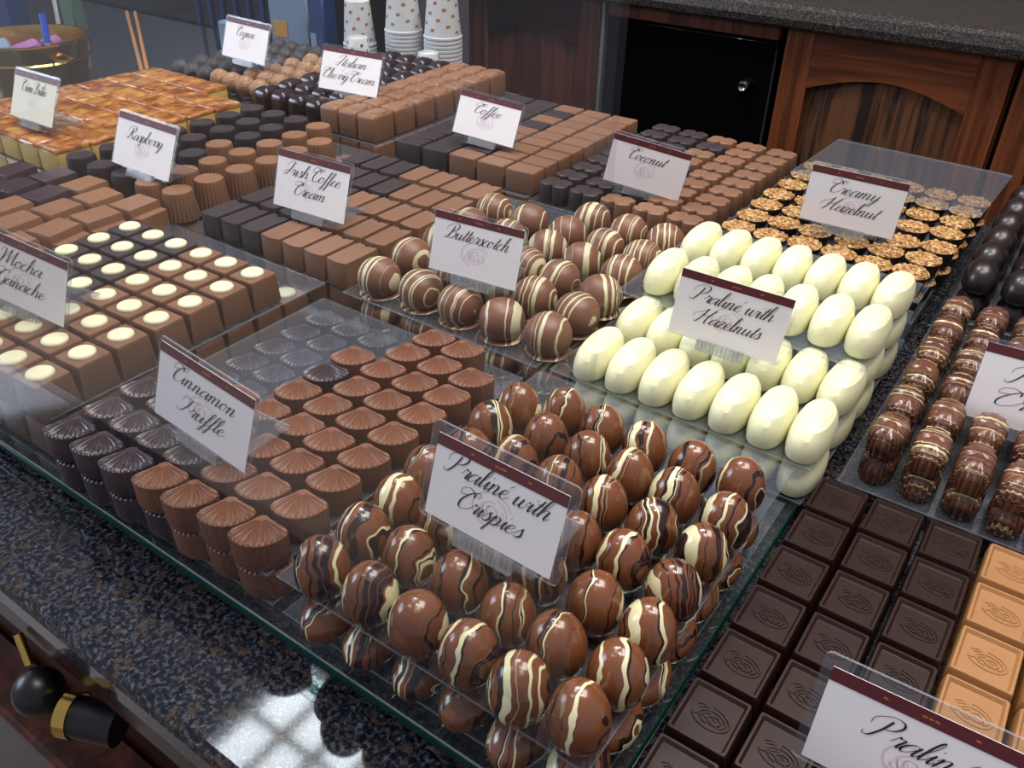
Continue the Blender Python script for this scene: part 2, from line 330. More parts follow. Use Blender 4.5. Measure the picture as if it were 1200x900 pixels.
GRID = {
 'egg': dict(z=0.066, o=(-0.2459, 0.1984), th=1.1, a=0.0299, b=0.03, P={(0, 0): (-0.2461, 0.1982), (0, 1): (-0.2474, 0.2272), (0, 2): (-0.2488, 0.2562), (0, 3): (-0.2503, 0.2851), (0, 4): (-0.2439, 0.3134), (0, 5): (-0.2493, 0.3419), (0, 6): (-0.2467, 0.3708), (1, 0): (-0.2171, 0.1992), (1, 1): (-0.2164, 0.2291), (1, 2): (-0.2175, 0.2597), (1, 3): (-0.2176, 0.29), (1, 4): (-0.2162, 0.3219), (1, 5): (-0.2157, 0.3544), (1, 6): (-0.2207, 0.3836), (2, 0): (-0.1858, 0.2004), (2, 1): (-0.1862, 0.2315), (2, 2): (-0.1868, 0.2605), (2, 3): (-0.1864, 0.2903), (2, 4): (-0.1872, 0.3216), (2, 5): (-0.1868, 0.3532), (2, 6): (-0.1917, 0.3818), (3, 0): (-0.1567, 0.2005), (3, 1): (-0.1561, 0.2294), (3, 2): (-0.1564, 0.26), (3, 3): (-0.1565, 0.29), (3, 4): (-0.1578, 0.3228), (3, 5): (-0.1578, 0.3518), (3, 6): (-0.1618, 0.3813), (4, 0): (-0.1269, 0.1977), (4, 1): (-0.1257, 0.2284), (4, 2): (-0.1264, 0.2592), (4, 3): (-0.1277, 0.293), (4, 4): (-0.1283, 0.322), (4, 5): (-0.1285, 0.351), (4, 6): (-0.1319, 0.3808), (5, 0): (-0.0981, 0.2012), (5, 1): (-0.0967, 0.2302), (5, 2): (-0.0967, 0.2598), (5, 3): (-0.0977, 0.2903), (5, 4): (-0.0993, 0.3215), (5, 5): (-0.098, 0.3506), (5, 6): (-0.1018, 0.384)}),
 'tab': dict(z=0.035, o=(-0.0611, 0.1097), th=-0.1, a=0.0334, b=0.0379),
 'dots': dict(z=0.075, o=(-0.6657, 0.3801), th=1.6, a=0.0306, b=0.0296),
 'shell': dict(z=0.0625, o=(-0.4603, 0.1944), th=1.5, a=0.0278, b=0.027, P={(0, 0): (-0.4591, 0.1932), (0, 1): (-0.4592, 0.2199), (0, 2): (-0.4615, 0.2471), (0, 3): (-0.4622, 0.2744), (0, 4): (-0.4628, 0.3018), (0, 5): (-0.4634, 0.329), (0, 6): (-0.464, 0.356), (0, 7): (-0.4645, 0.3829), (0, 8): (-0.4651, 0.4098), (1, 0): (-0.4314, 0.1938), (1, 1): (-0.4332, 0.2208), (1, 2): (-0.4338, 0.2481), (1, 3): (-0.4344, 0.2754), (1, 4): (-0.435, 0.303), (1, 5): (-0.4356, 0.33), (1, 6): (-0.4361, 0.3568), (1, 7): (-0.4366, 0.3836), (1, 8): (-0.4371, 0.4104), (2, 0): (-0.404, 0.1947), (2, 1): (-0.4066, 0.2214), (2, 2): (-0.4067, 0.2489), (2, 3): (-0.4067, 0.2769), (2, 4): (-0.4072, 0.3043), (2, 5): (-0.4079, 0.3309), (2, 6): (-0.4083, 0.3575), (2, 7): (-0.4087, 0.3842), (2, 8): (-0.4089, 0.4109), (3, 0): (-0.3762, 0.1976), (3, 1): (-0.3803, 0.2217), (3, 2): (-0.3791, 0.2501), (3, 3): (-0.3786, 0.2781), (3, 4): (-0.3794, 0.3056), (3, 5): (-0.3803, 0.3317), (3, 6): (-0.3802, 0.358), (3, 7): (-0.3807, 0.3847), (3, 8): (-0.3804, 0.4113), (4, 0): (-0.3499, 0.1976), (4, 1): (-0.3497, 0.2246), (4, 2): (-0.3508, 0.2518), (4, 3): (-0.3499, 0.2796), (4, 4): (-0.3516, 0.3054), (4, 5): (-0.3514, 0.3317), (4, 6): (-0.3522, 0.3586), (4, 7): (-0.3527, 0.3847), (4, 8): (-0.3511, 0.4115), (5, 0): (-0.322, 0.2001), (5, 1): (-0.3227, 0.2262), (5, 2): (-0.3242, 0.2533), (5, 3): (-0.3243, 0.2794), (5, 4): (-0.324, 0.3067), (5, 5): (-0.3246, 0.3324), (5, 6): (-0.3242, 0.3591), (5, 7): (-0.3243, 0.3854), (5, 8): (-0.3246, 0.4117), (6, 0): (-0.2965, 0.1999), (6, 1): (-0.295, 0.2278), (6, 2): (-0.2959, 0.2546), (6, 3): (-0.2962, 0.28), (6, 4): (-0.2973, 0.3071), (6, 5): (-0.297, 0.3341), (6, 6): (-0.2973, 0.3597), (6, 7): (-0.2971, 0.3858), (6, 8): (-0.2977, 0.4132)}),
 'butter': dict(z=0.062, o=(-0.4465, 0.4608), th=1.4, a=0.04, b=0.0408, P={(0, 0): (-0.4474, 0.4587), (0, 1): (-0.4513, 0.5035), (0, 2): (-0.4506, 0.544), (0, 3): (-0.4529, 0.5874), (0, 4): (-0.4565, 0.6306), (0, 5): (-0.4552, 0.6692), (1, 0): (-0.4057, 0.4621), (1, 1): (-0.4079, 0.5033), (1, 2): (-0.4074, 0.5459), (1, 3): (-0.4105, 0.5875), (1, 4): (-0.4146, 0.6301), (1, 5): (-0.4127, 0.6686), (2, 0): (-0.3663, 0.4619), (2, 1): (-0.3665, 0.5047), (2, 2): (-0.3641, 0.5489), (2, 3): (-0.3686, 0.59), (2, 4): (-0.3716, 0.6277), (2, 5): (-0.37, 0.6694), (3, 0): (-0.3263, 0.4622), (3, 1): (-0.3266, 0.5076), (3, 2): (-0.3276, 0.5453), (3, 3): (-0.3308, 0.5854), (3, 4): (-0.3304, 0.6239), (3, 5): (-0.3289, 0.6654), (4, 0): (-0.2862, 0.4651), (4, 1): (-0.2858, 0.505), (4, 2): (-0.287, 0.5419), (4, 3): (-0.2913, 0.5853), (4, 4): (-0.2923, 0.6227), (4, 5): (-0.2923, 0.667)}),
 'white1': dict(z=0.062, o=(-0.2465, 0.472), th=0.5, a=0.0261, b=0.062),
 'white2': dict(z=0.085, o=(-0.2474, 0.5747), th=0.8, a=0.0262, b=0.0669),
 'hazel': dict(z=0.06, o=(-0.26, 0.7571), th=-1.9, a=0.0328, b=0.0361, P={(0, 0): (-0.2578, 0.7552), (0, 1): (-0.2576, 0.7902), (0, 2): (-0.2577, 0.8271), (0, 3): (-0.258, 0.8618), (0, 4): (-0.2564, 0.8987), (0, 5): (-0.2548, 0.9353), (0, 6): (-0.2533, 0.972), (1, 0): (-0.2258, 0.7544), (1, 1): (-0.2267, 0.7919), (1, 2): (-0.2251, 0.8272), (1, 3): (-0.2246, 0.8619), (1, 4): (-0.2233, 0.8981), (1, 5): (-0.2218, 0.9347), (1, 6): (-0.2203, 0.9713), (2, 0): (-0.1938, 0.7561), (2, 1): (-0.1957, 0.7906), (2, 2): (-0.193, 0.8265), (2, 3): (-0.1909, 0.8622), (2, 4): (-0.1896, 0.8982), (2, 5): (-0.1884, 0.9346), (2, 6): (-0.1872, 0.9709), (3, 0): (-0.1617, 0.755), (3, 1): (-0.16, 0.7887), (3, 2): (-0.1579, 0.8245), (3, 3): (-0.1563, 0.861), (3, 4): (-0.1559, 0.8982), (3, 5): (-0.1551, 0.9346), (3, 6): (-0.1541, 0.9706), (4, 0): (-0.1301, 0.7528), (4, 1): (-0.129, 0.7876), (4, 2): (-0.1218, 0.82), (4, 3): (-0.1233, 0.8615), (4, 4): (-0.1233, 0.8993), (4, 5): (-0.1223, 0.9348), (4, 6): (-0.1212, 0.9703), (5, 0): (-0.099, 0.7553), (5, 1): (-0.0965, 0.7908), (5, 2): (-0.0913, 0.8257), (5, 3): (-0.0924, 0.8656), (5, 4): (-0.091, 0.8998), (5, 5): (-0.0897, 0.9346), (5, 6): (-0.0885, 0.9698)}),
 'irish': dict(z=0.07, o=(-0.6479, 0.4681), th=0.3, a=0.0268, b=0.0458),
 'coffee': dict(z=0.07, o=(-0.6432, 0.731), th=1.3, a=0.0379, b=0.0273),
 'coco': dict(z=0.06, o=(-0.4506, 0.732), th=-1.1, a=0.0371, b=0.0305),
 'rasp': dict(z=0.075, o=(-0.8565, 0.4552), th=0.1, a=0.0387, b=0.0374, P={(0, 0): (-0.8597, 0.4569), (0, 1): (-0.8581, 0.4932), (0, 2): (-0.8567, 0.5296), (0, 3): (-0.8564, 0.5671), (0, 4): (-0.8555, 0.6059), (0, 5): (-0.8564, 0.6436), (0, 6): (-0.8567, 0.6803), (1, 0): (-0.8178, 0.4535), (1, 1): (-0.8181, 0.4924), (1, 2): (-0.8176, 0.53), (1, 3): (-0.8184, 0.5651), (1, 4): (-0.8178, 0.6043), (1, 5): (-0.818, 0.6414), (1, 6): (-0.8189, 0.6801), (2, 0): (-0.7796, 0.4551), (2, 1): (-0.7792, 0.4931), (2, 2): (-0.7773, 0.532), (2, 3): (-0.78, 0.5686), (2, 4): (-0.7775, 0.6056), (2, 5): (-0.7802, 0.6425), (2, 6): (-0.782, 0.6817), (3, 0): (-0.74, 0.4543), (3, 1): (-0.7414, 0.4941), (3, 2): (-0.7419, 0.5298), (3, 3): (-0.7399, 0.5665), (3, 4): (-0.7393, 0.6034), (3, 5): (-0.7402, 0.6405), (3, 6): (-0.7438, 0.6798), (4, 0): (-0.7009, 0.4562), (4, 1): (-0.7031, 0.494), (4, 2): (-0.7014, 0.5304), (4, 3): (-0.6987, 0.5665), (4, 4): (-0.701, 0.6041), (4, 5): (-0.7017, 0.641), (4, 6): (-0.7029, 0.6793)}),
 'cherry': dict(z=0.08, o=(-0.7731, 0.7415), th=1.6, a=0.0299, b=0.04),
 'ribbed': dict(z=0.05, o=(-0.0526, 0.5024), th=-1.0, a=0.0232, b=0.0395),
 'balls': dict(z=0.05, o=(-0.0491, 0.7867), th=-0.6, a=0.0285, b=0.0451),
 'truf': dict(z=0.07, o=(-1.032, 0.7716), th=-1.1, a=0.0281, b=0.0361, P={(-3, 0): (-1.1164, 0.7735), (-3, 1): (-1.1163, 0.8097), (-3, 2): (-1.116, 0.846), (-3, 3): (-1.115, 0.882), (-3, 4): (-1.1141, 0.9182), (-3, 5): (-1.1134, 0.9544), (-2, 0): (-1.087, 0.7717), (-2, 1): (-1.0898, 0.8099), (-2, 2): (-1.0881, 0.8456), (-2, 3): (-1.0869, 0.8817), (-2, 4): (-1.0861, 0.918), (-2, 5): (-1.0853, 0.9541), (-1, 0): (-1.0601, 0.7718), (-1, 1): (-1.061, 0.8094), (-1, 2): (-1.0597, 0.8451), (-1, 3): (-1.0587, 0.8814), (-1, 4): (-1.058, 0.9179), (-1, 5): (-1.0573, 0.9538), (0, 0): (-1.0301, 0.771), (0, 1): (-1.0321, 0.8091), (0, 2): (-1.0314, 0.8446), (0, 3): (-1.0307, 0.8808), (0, 4): (-1.03, 0.9179), (0, 5): (-1.0292, 0.9533), (1, 0): (-1.0023, 0.7705), (1, 1): (-1.0043, 0.8081), (1, 2): (-1.0042, 0.8445), (1, 3): (-1.0032, 0.8801), (1, 4): (-1.002, 0.9163), (1, 5): (-1.0011, 0.9523), (2, 0): (-0.9751, 0.7695), (2, 1): (-0.975, 0.8067), (2, 2): (-0.9736, 0.8419), (2, 3): (-0.9738, 0.8781), (2, 4): (-0.9735, 0.915), (2, 5): (-0.9729, 0.9515), (3, 0): (-0.9461, 0.7685), (3, 1): (-0.9463, 0.8051), (3, 2): (-0.9455, 0.8414), (3, 3): (-0.9454, 0.8778), (3, 4): (-0.9451, 0.9141), (3, 5): (-0.9445, 0.9506)}),
}
SIGN_POSE = {
 'crispies': (0.0817, -0.1742, 0.2441, 0.1165, 0.0161, 0.2589, -0.0401),
 'cinnamon': (0.0819, -0.3689, 0.2298, 0.0967, 0.0463, 0.2344, -0.1429),
 'mocha': (0.0819, -0.5781, 0.245, 0.1097, 0.2639, 0.2312, -0.1916),
 'rasp': (0.0851, -0.7538, 0.4659, 0.1075, 0.0738, 0.4051, -0.0478),
 'irish': (0.0847, -0.5603, 0.4981, 0.1033, 0.1099, 0.3089, -0.0267),
 'butter': (0.0777, -0.3575, 0.4714, 0.1089, 0.1964, 0.2501, -0.046),
 'hazelnuts': (0.0803, -0.1661, 0.5007, 0.1046, 0.1602, 0.0997, -0.0735),
 'creamy': (0.0875, -0.1664, 0.7814, 0.0977, 0.1422, 0.0191, -0.0468),
 'coconut': (0.0828, -0.3606, 0.7553, 0.0938, 0.3098, 0.016, -0.1676),
 'coffee': (0.0786, -0.5653, 0.7664, 0.1004, 0.2421, 0.3627, -0.1146),
 'cherry': (0.0867, -0.7921, 0.7873, 0.1114, 0.258, 0.3859, -0.0483),
 'espresso': (0.0865, -1.0117, 0.8102, 0.1136, 0.0533, 0.3548, -0.0388),
 'brulee': (0.0859, -0.9773, 0.4852, 0.1097, 0.0077, 0.4225, 0.0053),
 'right': (0.088, 0.025, 0.571, 0.078, 0.061, 0.253, 0.003),
 'bottom': (0.088, 0.021, 0.266, 0.068, 0.038, 0.251, -0.003),
}
# ---------------------------------------------------------------- large structure
obj('floor', mk('floor', [box(-4.5, 3.5, -3, 3.2, -0.97, -0.92)], ['floor']), kind='structure')
obj('wall_back', mk('wall_back', [box(-4.5, 3.5, 3.2, 3.3, -0.92, 2.6)], ['wall']), kind='structure')
obj('wall_left', mk('wall_left', [box(-4.6, -4.5, 0.6, 3.2, -0.92, 2.6)], ['wall']), kind='structure')

# counter the chocolates stand on
t = obj('display_counter', None, (0, 0.12, -0.92), label='long shop counter with dark speckled granite top carrying all the chocolates', cat='counter')
def P_(n, me, loc=(0, 0, 0), rot=0.0, par=None, **kw): return obj(n, me, loc, rot, par, **kw)
top = []
yr = 0.12; pr = [(0.006, -0.03), (0.0015, -0.027), (0, -0.022), (0, -0.008), (0.0015, -0.003), (0.005, 0)]
outl = lambda i: [(-2.6, yr + i), (0.9, yr + i), (0.9, 1.07), (-0.86, 1.07), (-0.86, 1.18), (-2.6, 1.18)]
top.append(loft([[(x, y - 0.12, z + 0.92) for x, y in outl(i)] for i, z in pr]))
P_('granite_top', mk('granite_top', top, ['granite'], 3), par=t)
P_('trim_rail', mk('trim_rail', [bevbox(-2.6, 0.9, 0.004, 0.03, 0.862, 0.889, 0.004)], ['wood_dark']), par=t)
P_('cabinet_body', mk('cabinet_body', [box(-2.55, 0.88, 0.03, 0.9, 0.0, 0.862)], ['wood_dark']), par=t)
P_('ledge_moulding', mk('ledge_moulding', [bevbox(-2.6, 0.9, -0.012, 0.03, 0.735, 0.75, 0.004)], ['wood_mid']), par=t)
# pulls under the counter edge
counter = t
k = obj('drawer_knob', mk('drawer_knob', [loft([[(0.0155 * sin(a) * cos(b), 0.0155 * sin(a) * sin(b), -0.0155 * cos(a)) for b in [2 * pi * q / 20 for q in range(20)]] for a in [pi * (q + 0.3) / 12.6 for q in range(13)]])], ['black']),
        (-0.425, -0.008, 0.842), parent=t, label='glossy black round knob')
obj('stem', mk('stem', [tube([(-0.022, 0.008, 0.03), (-0.016, 0.006, 0.022), (-0.010, 0.004, 0.014)], 0.0028)], ['brass']), parent=k, label='brass stem')
r_ = obj('drawer_pull', None, (-0.392, -0.008, 0.848), parent=counter, label='curved brass collar on a dark wooden rail end')
arc = [(0.019 * cos(a), 0.019 * sin(a)) for a in [radians(95 + 12 * q) for q in range(13)]]
obj('collar', mk('collar', [loft([[(w, 0.0142 * s * cos(a), 0.0142 * s * sin(a)) for a in [2 * pi * q / 28 for q in range(28)]] for s, w in ((1, -0.004), (1, 0.004), (0.88, 0.004), (0.88, -0.004), (1, -0.004))], False, False)], ['brass']), (0.002, 0.002, -0.002), (0, radians(0), radians(24)), r_)
obj('rail_end', mk('rail_end', [tube([(0.004, 0.002, -0.002), (0.03, 0.014, -0.004)], 0.0125, 16)], ['black']), parent=r_)

# glass plates on the counter
def plate(name, x0, x1, y0, y1, z0, z1, label, feet=True):
    g = obj(name, None, ((x0 + x1) / 2, y0, z0), label=label, cat='glass plate')
    w = (x1 - x0) / 2; d = y1 - y0; h = z1 - z0
    v, f, _ = bevbox(-w, w, 0, d, 0, h, 0.0006)
    mi = [(v, [q for q in f if len(q) == 8], 0), (v, [q for q in f if len(q) != 8], 1)]
    obj('pane', mk('pane', mi, ['glass', 'glass_edge'], 0), parent=g)
    obj('polished_edge', mk('polished_edge', [tube([(-w, 0.0002, h - 0.0001), (w, 0.0002, h - 0.0001)], 0.0006, 6)], ['acrylic_edge']), parent=g)  # pale strip added along the polished edge as its bright glint
    if feet:
        for fx in [-w + 0.03 + i * (2 * w - 0.06) / max(1, int(w / 0.25)) for i in range(int(w / 0.25) + 1)]:
            for fy in (0.03, d - 0.03):
                obj('foot', mk('foot', [prof(circle(0.006, 12), [(1, -z0), (1, 0)])], ['rubber']), (fx, fy, 0), parent=g)
    return g
plate('glass_shelf', -1.19, -0.082, 0.183, 1.045, 0.010, 0.0185, 'wide green-edged glass shelf plate under the left trays')
plate('glass_shelf', -0.072, 0.45, 0.745, 1.05, 0.010, 0.0185, 'green-edged glass plate under the dark oval chocolates')
obj('front_glass_pane', mk('front_glass_pane', [box(-1.2, -0.10, 0.1865, 0.1905, 0.0187, 0.62)], ['pane'], 0), label='upright clear glass guard at the left front of the display', cat='glass guard')

# acrylic sheets of the trays
def sheet(x0, x1, y0, y1, z, label, name='acrylic_tray_sheet', t=0.0018, rot=0.0, lip=True):
    w = (x1 - x0) / 2; d = (y1 - y0) / 2
    v, f, _ = bevbox(-w, w, -d, d, 0, t, 0.0003)
    mi = [(v, [q for q in f if len(q) == 8], 0), (v, [q for q in f if len(q) != 8], 1)]
    return obj(name, mk(name, mi, ['acrylic', 'acrylic_edge'], 0), ((x0 + x1) / 2, (y0 + y1) / 2, z), rot, label=label, cat='tray sheet')
Z0, Z1 = 0.0187, 0.0462      # lower and upper sheet levels
ZS = {'truffle shells': 0.0412, 'mocha': 0.0486, 'irish': 0.0442, 'coffee': 0.0440, 'coconut': 0.0415, 'hazelnut': 0.0392, 'raspberry': 0.0487, 'cherry': 0.0530, 'butterscotch': 0.0470}
trays = [('crispies', -0.277, -0.088, 0.192, 0.441, 'drizzled egg chocolates'), ('truffle shells', -0.487, -0.285, 0.192, 0.432, 'scallop shell chocolates'),
         ('mocha', -0.699, -0.494, 0.194, 0.442, 'cream-buttoned mocha squares'), ('butterscotch', -0.474, -0.281, 0.441, 0.700, 'striped butterscotch domes'),
         ('white', -0.272, -0.080, 0.446, 0.702, 'white oval pralines'), ('irish', -0.690, -0.478, 0.450, 0.704, 'notched coffee bars'),
         ('hazelnut', -0.279, -0.083, 0.735, 1.000, 'nut-topped hazelnut cups'), ('coconut', -0.474, -0.282, 0.715, 1.000, 'lobed coconut blocks'),
         ('coffee', -0.668, -0.477, 0.715, 0.985, 'rectangular coffee blocks'), ('raspberry', -0.880, -0.694, 0.445, 0.710, 'round fluted raspberry cups'),
         ('cherry', -0.912, -0.690, 0.720, 1.010, 'cherry cream cubes'), ('truffle balls', -1.140, -0.925, 0.745, 0.985, 'rough rolled truffles'),
         ('caramel', -1.135, -0.893, 0.445, 0.735, 'burnt-top caramel squares'), ('chunks', -0.905, -0.704, 0.250, 0.441, 'stepped milk chocolate chunks')]
for n, x0, x1, y0, y1, what in trays:
    sheet(x0, x1, y0, y1, Z0, f'lower clear acrylic sheet of the tray of {what}', rot=0)
    sheet(x0, x1, y0, y1, ZS.get(n, Z1), f'upper clear acrylic sheet carrying the {what}', rot=0)
sheet(-0.068, 0.14, 0.478, 0.73, 0.0232, 'clear acrylic sheet under the ribbed striped ovals')
sheet(-0.066, 0.14, 0.765, 1.04, 0.0190, 'clear acrylic sheet under the dark glossy ovals')
sheet(-0.272, -0.080, 0.540, 0.702, 0.0715, 'third-tier clear acrylic sheet under the rear white ovals')
sheet(-0.262, -0.070, 0.905, 1.055, 0.0655, 'raised empty clear sheet over the rear hazelnut cups', rot=radians(-2))

# cabinets behind the counter
Y = 1.6
t = obj('back_counter', None, (0, Y, -0.92), label='brown granite worktop on the wooden cabinets behind the display', cat='worktop')
v = [[(x, y, z) for x, y in ((-1.9, q), (1.2, q), (1.2, 0.6), (-1.9, 0.6))] for q, z in ((0.006, 0.996), (0.0, 1.0), (-0.003, 1.012), (0.0, 1.028), (0.008, 1.034), (0.02, 1.036))]
obj('granite_top', mk('granite_top', [loft(v)], ['granite_back'], 3), parent=t)
def cabinet(x0, x1, label, mat='wood'):
    c = obj('base_cabinet', None, ((x0 + x1) / 2, Y + 0.03, -0.92), label=label, cat='cabinet'); w = (x1 - x0) / 2
    obj('carcass', mk('carcass', [box(-w, w, 0.02, 0.5, 0.08, 0.995), box(-w + 0.02, w - 0.02, 0.06, 0.45, 0, 0.08)], [mat]), parent=c)
    # arched cathedral door
    dw = w - 0.004; zt = 0.992; zb = 0.14; s = 0.052
    d = obj('door', mk('door', [bevbox(-dw, -dw + s, 0, 0.02, zb, zt, 0.002), bevbox(dw - s, dw, 0, 0.02, zb, zt, 0.002), bevbox(-dw + s, dw - s, 0, 0.02, zb, zb + s, 0.002, 1)], [mat, 'wood_h' if mat == 'wood' else 'wood_dark']), parent=c)
    n = 16; xs = [-dw + s + (2 * (dw - s)) * i / n for i in range(n + 1)]
    arch = lambda x: zt - s - 0.045 + 0.030 * cos(x / (dw - s) * pi / 2) ** 1.0
    vv = []; ff = []
    for x in xs:
        for y in (0.0, 0.02):
            vv += [(x, y, arch(x)), (x, y, zt)]
    for i in range(n):
        a = i * 4; b = a + 4
        ff += [(a, b, b + 1, a + 1), (a + 2, a + 3, b + 3, b + 2), (a, a + 2, b + 2, b), (a + 1, b + 1, b + 3, a + 3)]
    obj('arched_rail', mk('arched_rail', [(vv, ff, 0)], ['wood_h' if mat == 'wood' else 'wood_dark'], 0), parent=d)
    vv = []; ff = []; lv = [(0.0, 0.014), (0.006, 0.014), (0.030, 0.009)]
    rings = []
    for ins, y in lv:
        rg = [(x * (1 - ins / (dw - s)), y, arch(x) - ins) for x in xs] + [(-x * (1 - ins / (dw - s)), y, zb + s + ins) for x in xs]
        rings.append(rg)
    obj('raised_panel', mk('raised_panel', [loft(rings, False, True)], ['wood_panel' if mat == 'wood' else mat], 20), parent=d)
    return c
cabinet(-0.535, -0.150, 'oak cabinet with arched raised-panel door right of the black fridge')
cabinet(-0.146, 0.240, 'oak cabinet at the right edge, beside the arched door cabinet')
cabinet(0.244, 0.62, 'oak cabinet beyond the right edge of the view')
cabinet(-1.262, -0.915, 'dark reddish cabinet left of the black fridge', 'wood_mid')
c = obj('under_counter_fridge', None, (-0.72, Y + 0.02, -0.92), label='black glass-fronted fridge between the two wooden cabinets', cat='fridge')
obj('body', mk('body', [box(-0.185, 0.18, 0.05, 0.5, 0.02, 0.99)], ['black']), parent=c)
obj('glass_door', mk('glass_door', [bevbox(-0.182, 0.178, 0.01, 0.048, 0.06, 0.965, 0.004)], ['void']), parent=c)
obj('top_strip', mk('top_strip', [bevbox(-0.182, 0.178, 0.006, 0.05, 0.968, 0.994, 0.002)], ['wood_mid']), parent=c)
obj('edge_trim', mk('edge_trim', [bevbox(-0.191, -0.184, 0.0, 0.05, 0.03, 0.994, 0.001)], ['silver_dull']), parent=c, label='grey metal edge strip')
obj('lock_knob', mk('lock_knob', [prof(circle(0.0095, 20), [(0.7, 0), (0.7, 0.008), (1, 0.009), (1, 0.016), (0.8, 0.019), (0.5, 0.017)])], ['silver']), (0.128, 0.01, 0.882), (radians(90), 0, 0), c, label='round silver lock knob')

# ceiling lamp whose diffuser cells mirror in the polished granite
t = obj('ceiling_light', None, (-1.22, 0.95, 2.02), label='overhead light fixture with a louvred white diffuser', cat='ceiling light')
obj('housing', mk('housing', [box(-0.42, 0.42, -0.23, -0.215, 0, 0.07), box(-0.42, 0.42, 0.215, 0.23, 0, 0.07), box(-0.42, -0.405, -0.215, 0.215, 0, 0.07), box(0.405, 0.42, -0.215, 0.215, 0, 0.07), box(-0.42, 0.42, -0.23, 0.23, 0.07, 0.08)], ['paper_white'], 0), parent=t)
obj('diffuser', mk('diffuser', [box(-0.405, 0.405, -0.215, 0.215, 0.045, 0.05)], ['lamp'], 0), parent=t)
lv = [box(-0.405 + 0.135 * i - 0.014, -0.405 + 0.135 * i + 0.014, -0.215, 0.215, 0.03, 0.045) for i in range(1, 6)] + [box(-0.405, 0.405, -0.012, 0.012, 0.031, 0.044)]
obj('louvre', mk('louvre', lv, ['brass_dull'], 0), parent=t)
# ---------------------------------------------------------------- chocolate meshes
def spheroid(r, rz, n=28, m=14, cut=0.93, e=1.0, egg=0.0, ry=None):
    rs = []
    for q in range(m + 1):
        a = -pi / 2 * cut + (pi / 2 * cut + pi / 2 * 0.985) * q / m
        z = sin(a); c = cos(a) ** e; c *= 1 - egg * z
        rs.append([(r * c * cos(2 * pi * i / n), (ry or r) * c * sin(2 * pi * i / n), rz * z) for i in range(n)])
    z0 = rs[0][0][2]
    return [[(x, y, z - z0) for x, y, z in rg] for rg in rs]
def egg_mesh(k):
    rr = random.Random(k); return mk('egg_praline', [loft(spheroid(0.0141 * (1 + rr.uniform(-.02, .02)), 0.0182 * (1 + rr.uniform(-.03, .02)), egg=0.06 + rr.uniform(-.02, .02), e=0.94))], ['egg'], 0)
EGGS = [egg_mesh(k) for k in range(4)]
EGG_LOW = mk('lying_egg', [loft([[(x, z - 0.018, y + 0.0132) for x, y, z in rg] for rg in spheroid(0.0131, 0.0175, 20, 10)])], ['egg'], 0)
BALLS = [mk('butterscotch_dome', [loft([[(x, y, z) for x, y, z in rg] for rg in spheroid(0.0178, 0.0168, cut=0.62, e=0.92)]),
         prof(circle(0.0158, 28), [(1.02, 0), (1.09, 0.0006), (1.02, 0.0016)])], ['ball'], 0)]

def shell_mesh(mat, h, simple=False):
    tab = [(0, .0210), (15, .0209), (30, .0204), (42, .0201), (52, .0197), (57, .0190), (60, .0178), (63, .0146), (67, .0104), (73, .0072), (90, .0044), (120, .0036), (150, .0031), (180, .0030)]
    def R(d):
        d = abs(d)
        for (a, x), (b, y) in zip(tab, tab[1:]):
            if d <= b: t = (d - a) / (b - a); t = t * t * (3 - 2 * t); return x + (y - x) * t
        return tab[-1][1]
    rings = []
    angs = [-176 + 12 * i for i in range(9)] + [-70 + 1.6 * i for i in range(88)] + [80 + 12 * i for i in range(9)]
    for s in (0.12, 0.35, 0.6, 0.82, 0.95, 1.0):
        rg = []
        for d in angs:
            ph = radians(d); fan = max(0, min(1, (100 - abs(d)) / 25))
            rdg = (0.5 + 0.5 * cos(ph * 40)) * max(0, min(1, (66 - abs(d)) / 8))
            r = R(d) * s * (1 + 0.025 * (rdg - 0.5) * s)
            z = h - 0.0009 + 0.0011 * rdg * min(1, s * 2.2) * (1 if s < 0.9 else (0.8 if s < 0.99 else 0.1)) + 0.0004 * (1 - s * s) - (0.0006 if s > 0.99 else 0)
            rg.append((r * sin(ph), 0.0095 - r * cos(ph), z))
        rings.append(rg)
    base = [(R(d) * sin(radians(d)), 0.0095 - R(d) * cos(radians(d)), 0) for d in angs]
    cxy = (0, -0.001)
    for s, z in ((1.0, h - 0.003), (0.99, h * 0.5), (0.97, 0.001), (0.93, 0.0)):
        rings.append([(cxy[0] + (x - cxy[0]) * s, cxy[1] + (y - cxy[1]) * s, z) for x, y, _ in base])
    rings.reverse()
    return mk('scallop_shell', [loft(rings)], [mat], 38)
SH_M = shell_mesh('milk', 0.0200); SH_D = shell_mesh('dark_bloom', 0.0200)

def square_mesh(mat):
    o = rrect(0.0285, 0.0275, 0.0012, 2)
    return mk('mocha_square', [prof(o, [(0.97, 0), (1, 0.001), (0.92, 0.0225), (0.91, 0.0238), (0.88, 0.0246)])], [mat], 30)
SQ_M = square_mesh('milk_warm'); SQ_D = square_mesh('dark_matte')
BUT = mk('cream_button', [prof(circle(0.0088, 24), [(1, 0), (1.02, 0.0008), (0.97, 0.0019), (0.82, 0.0027), (0.5, 0.0031)])], ['cream'], 0)

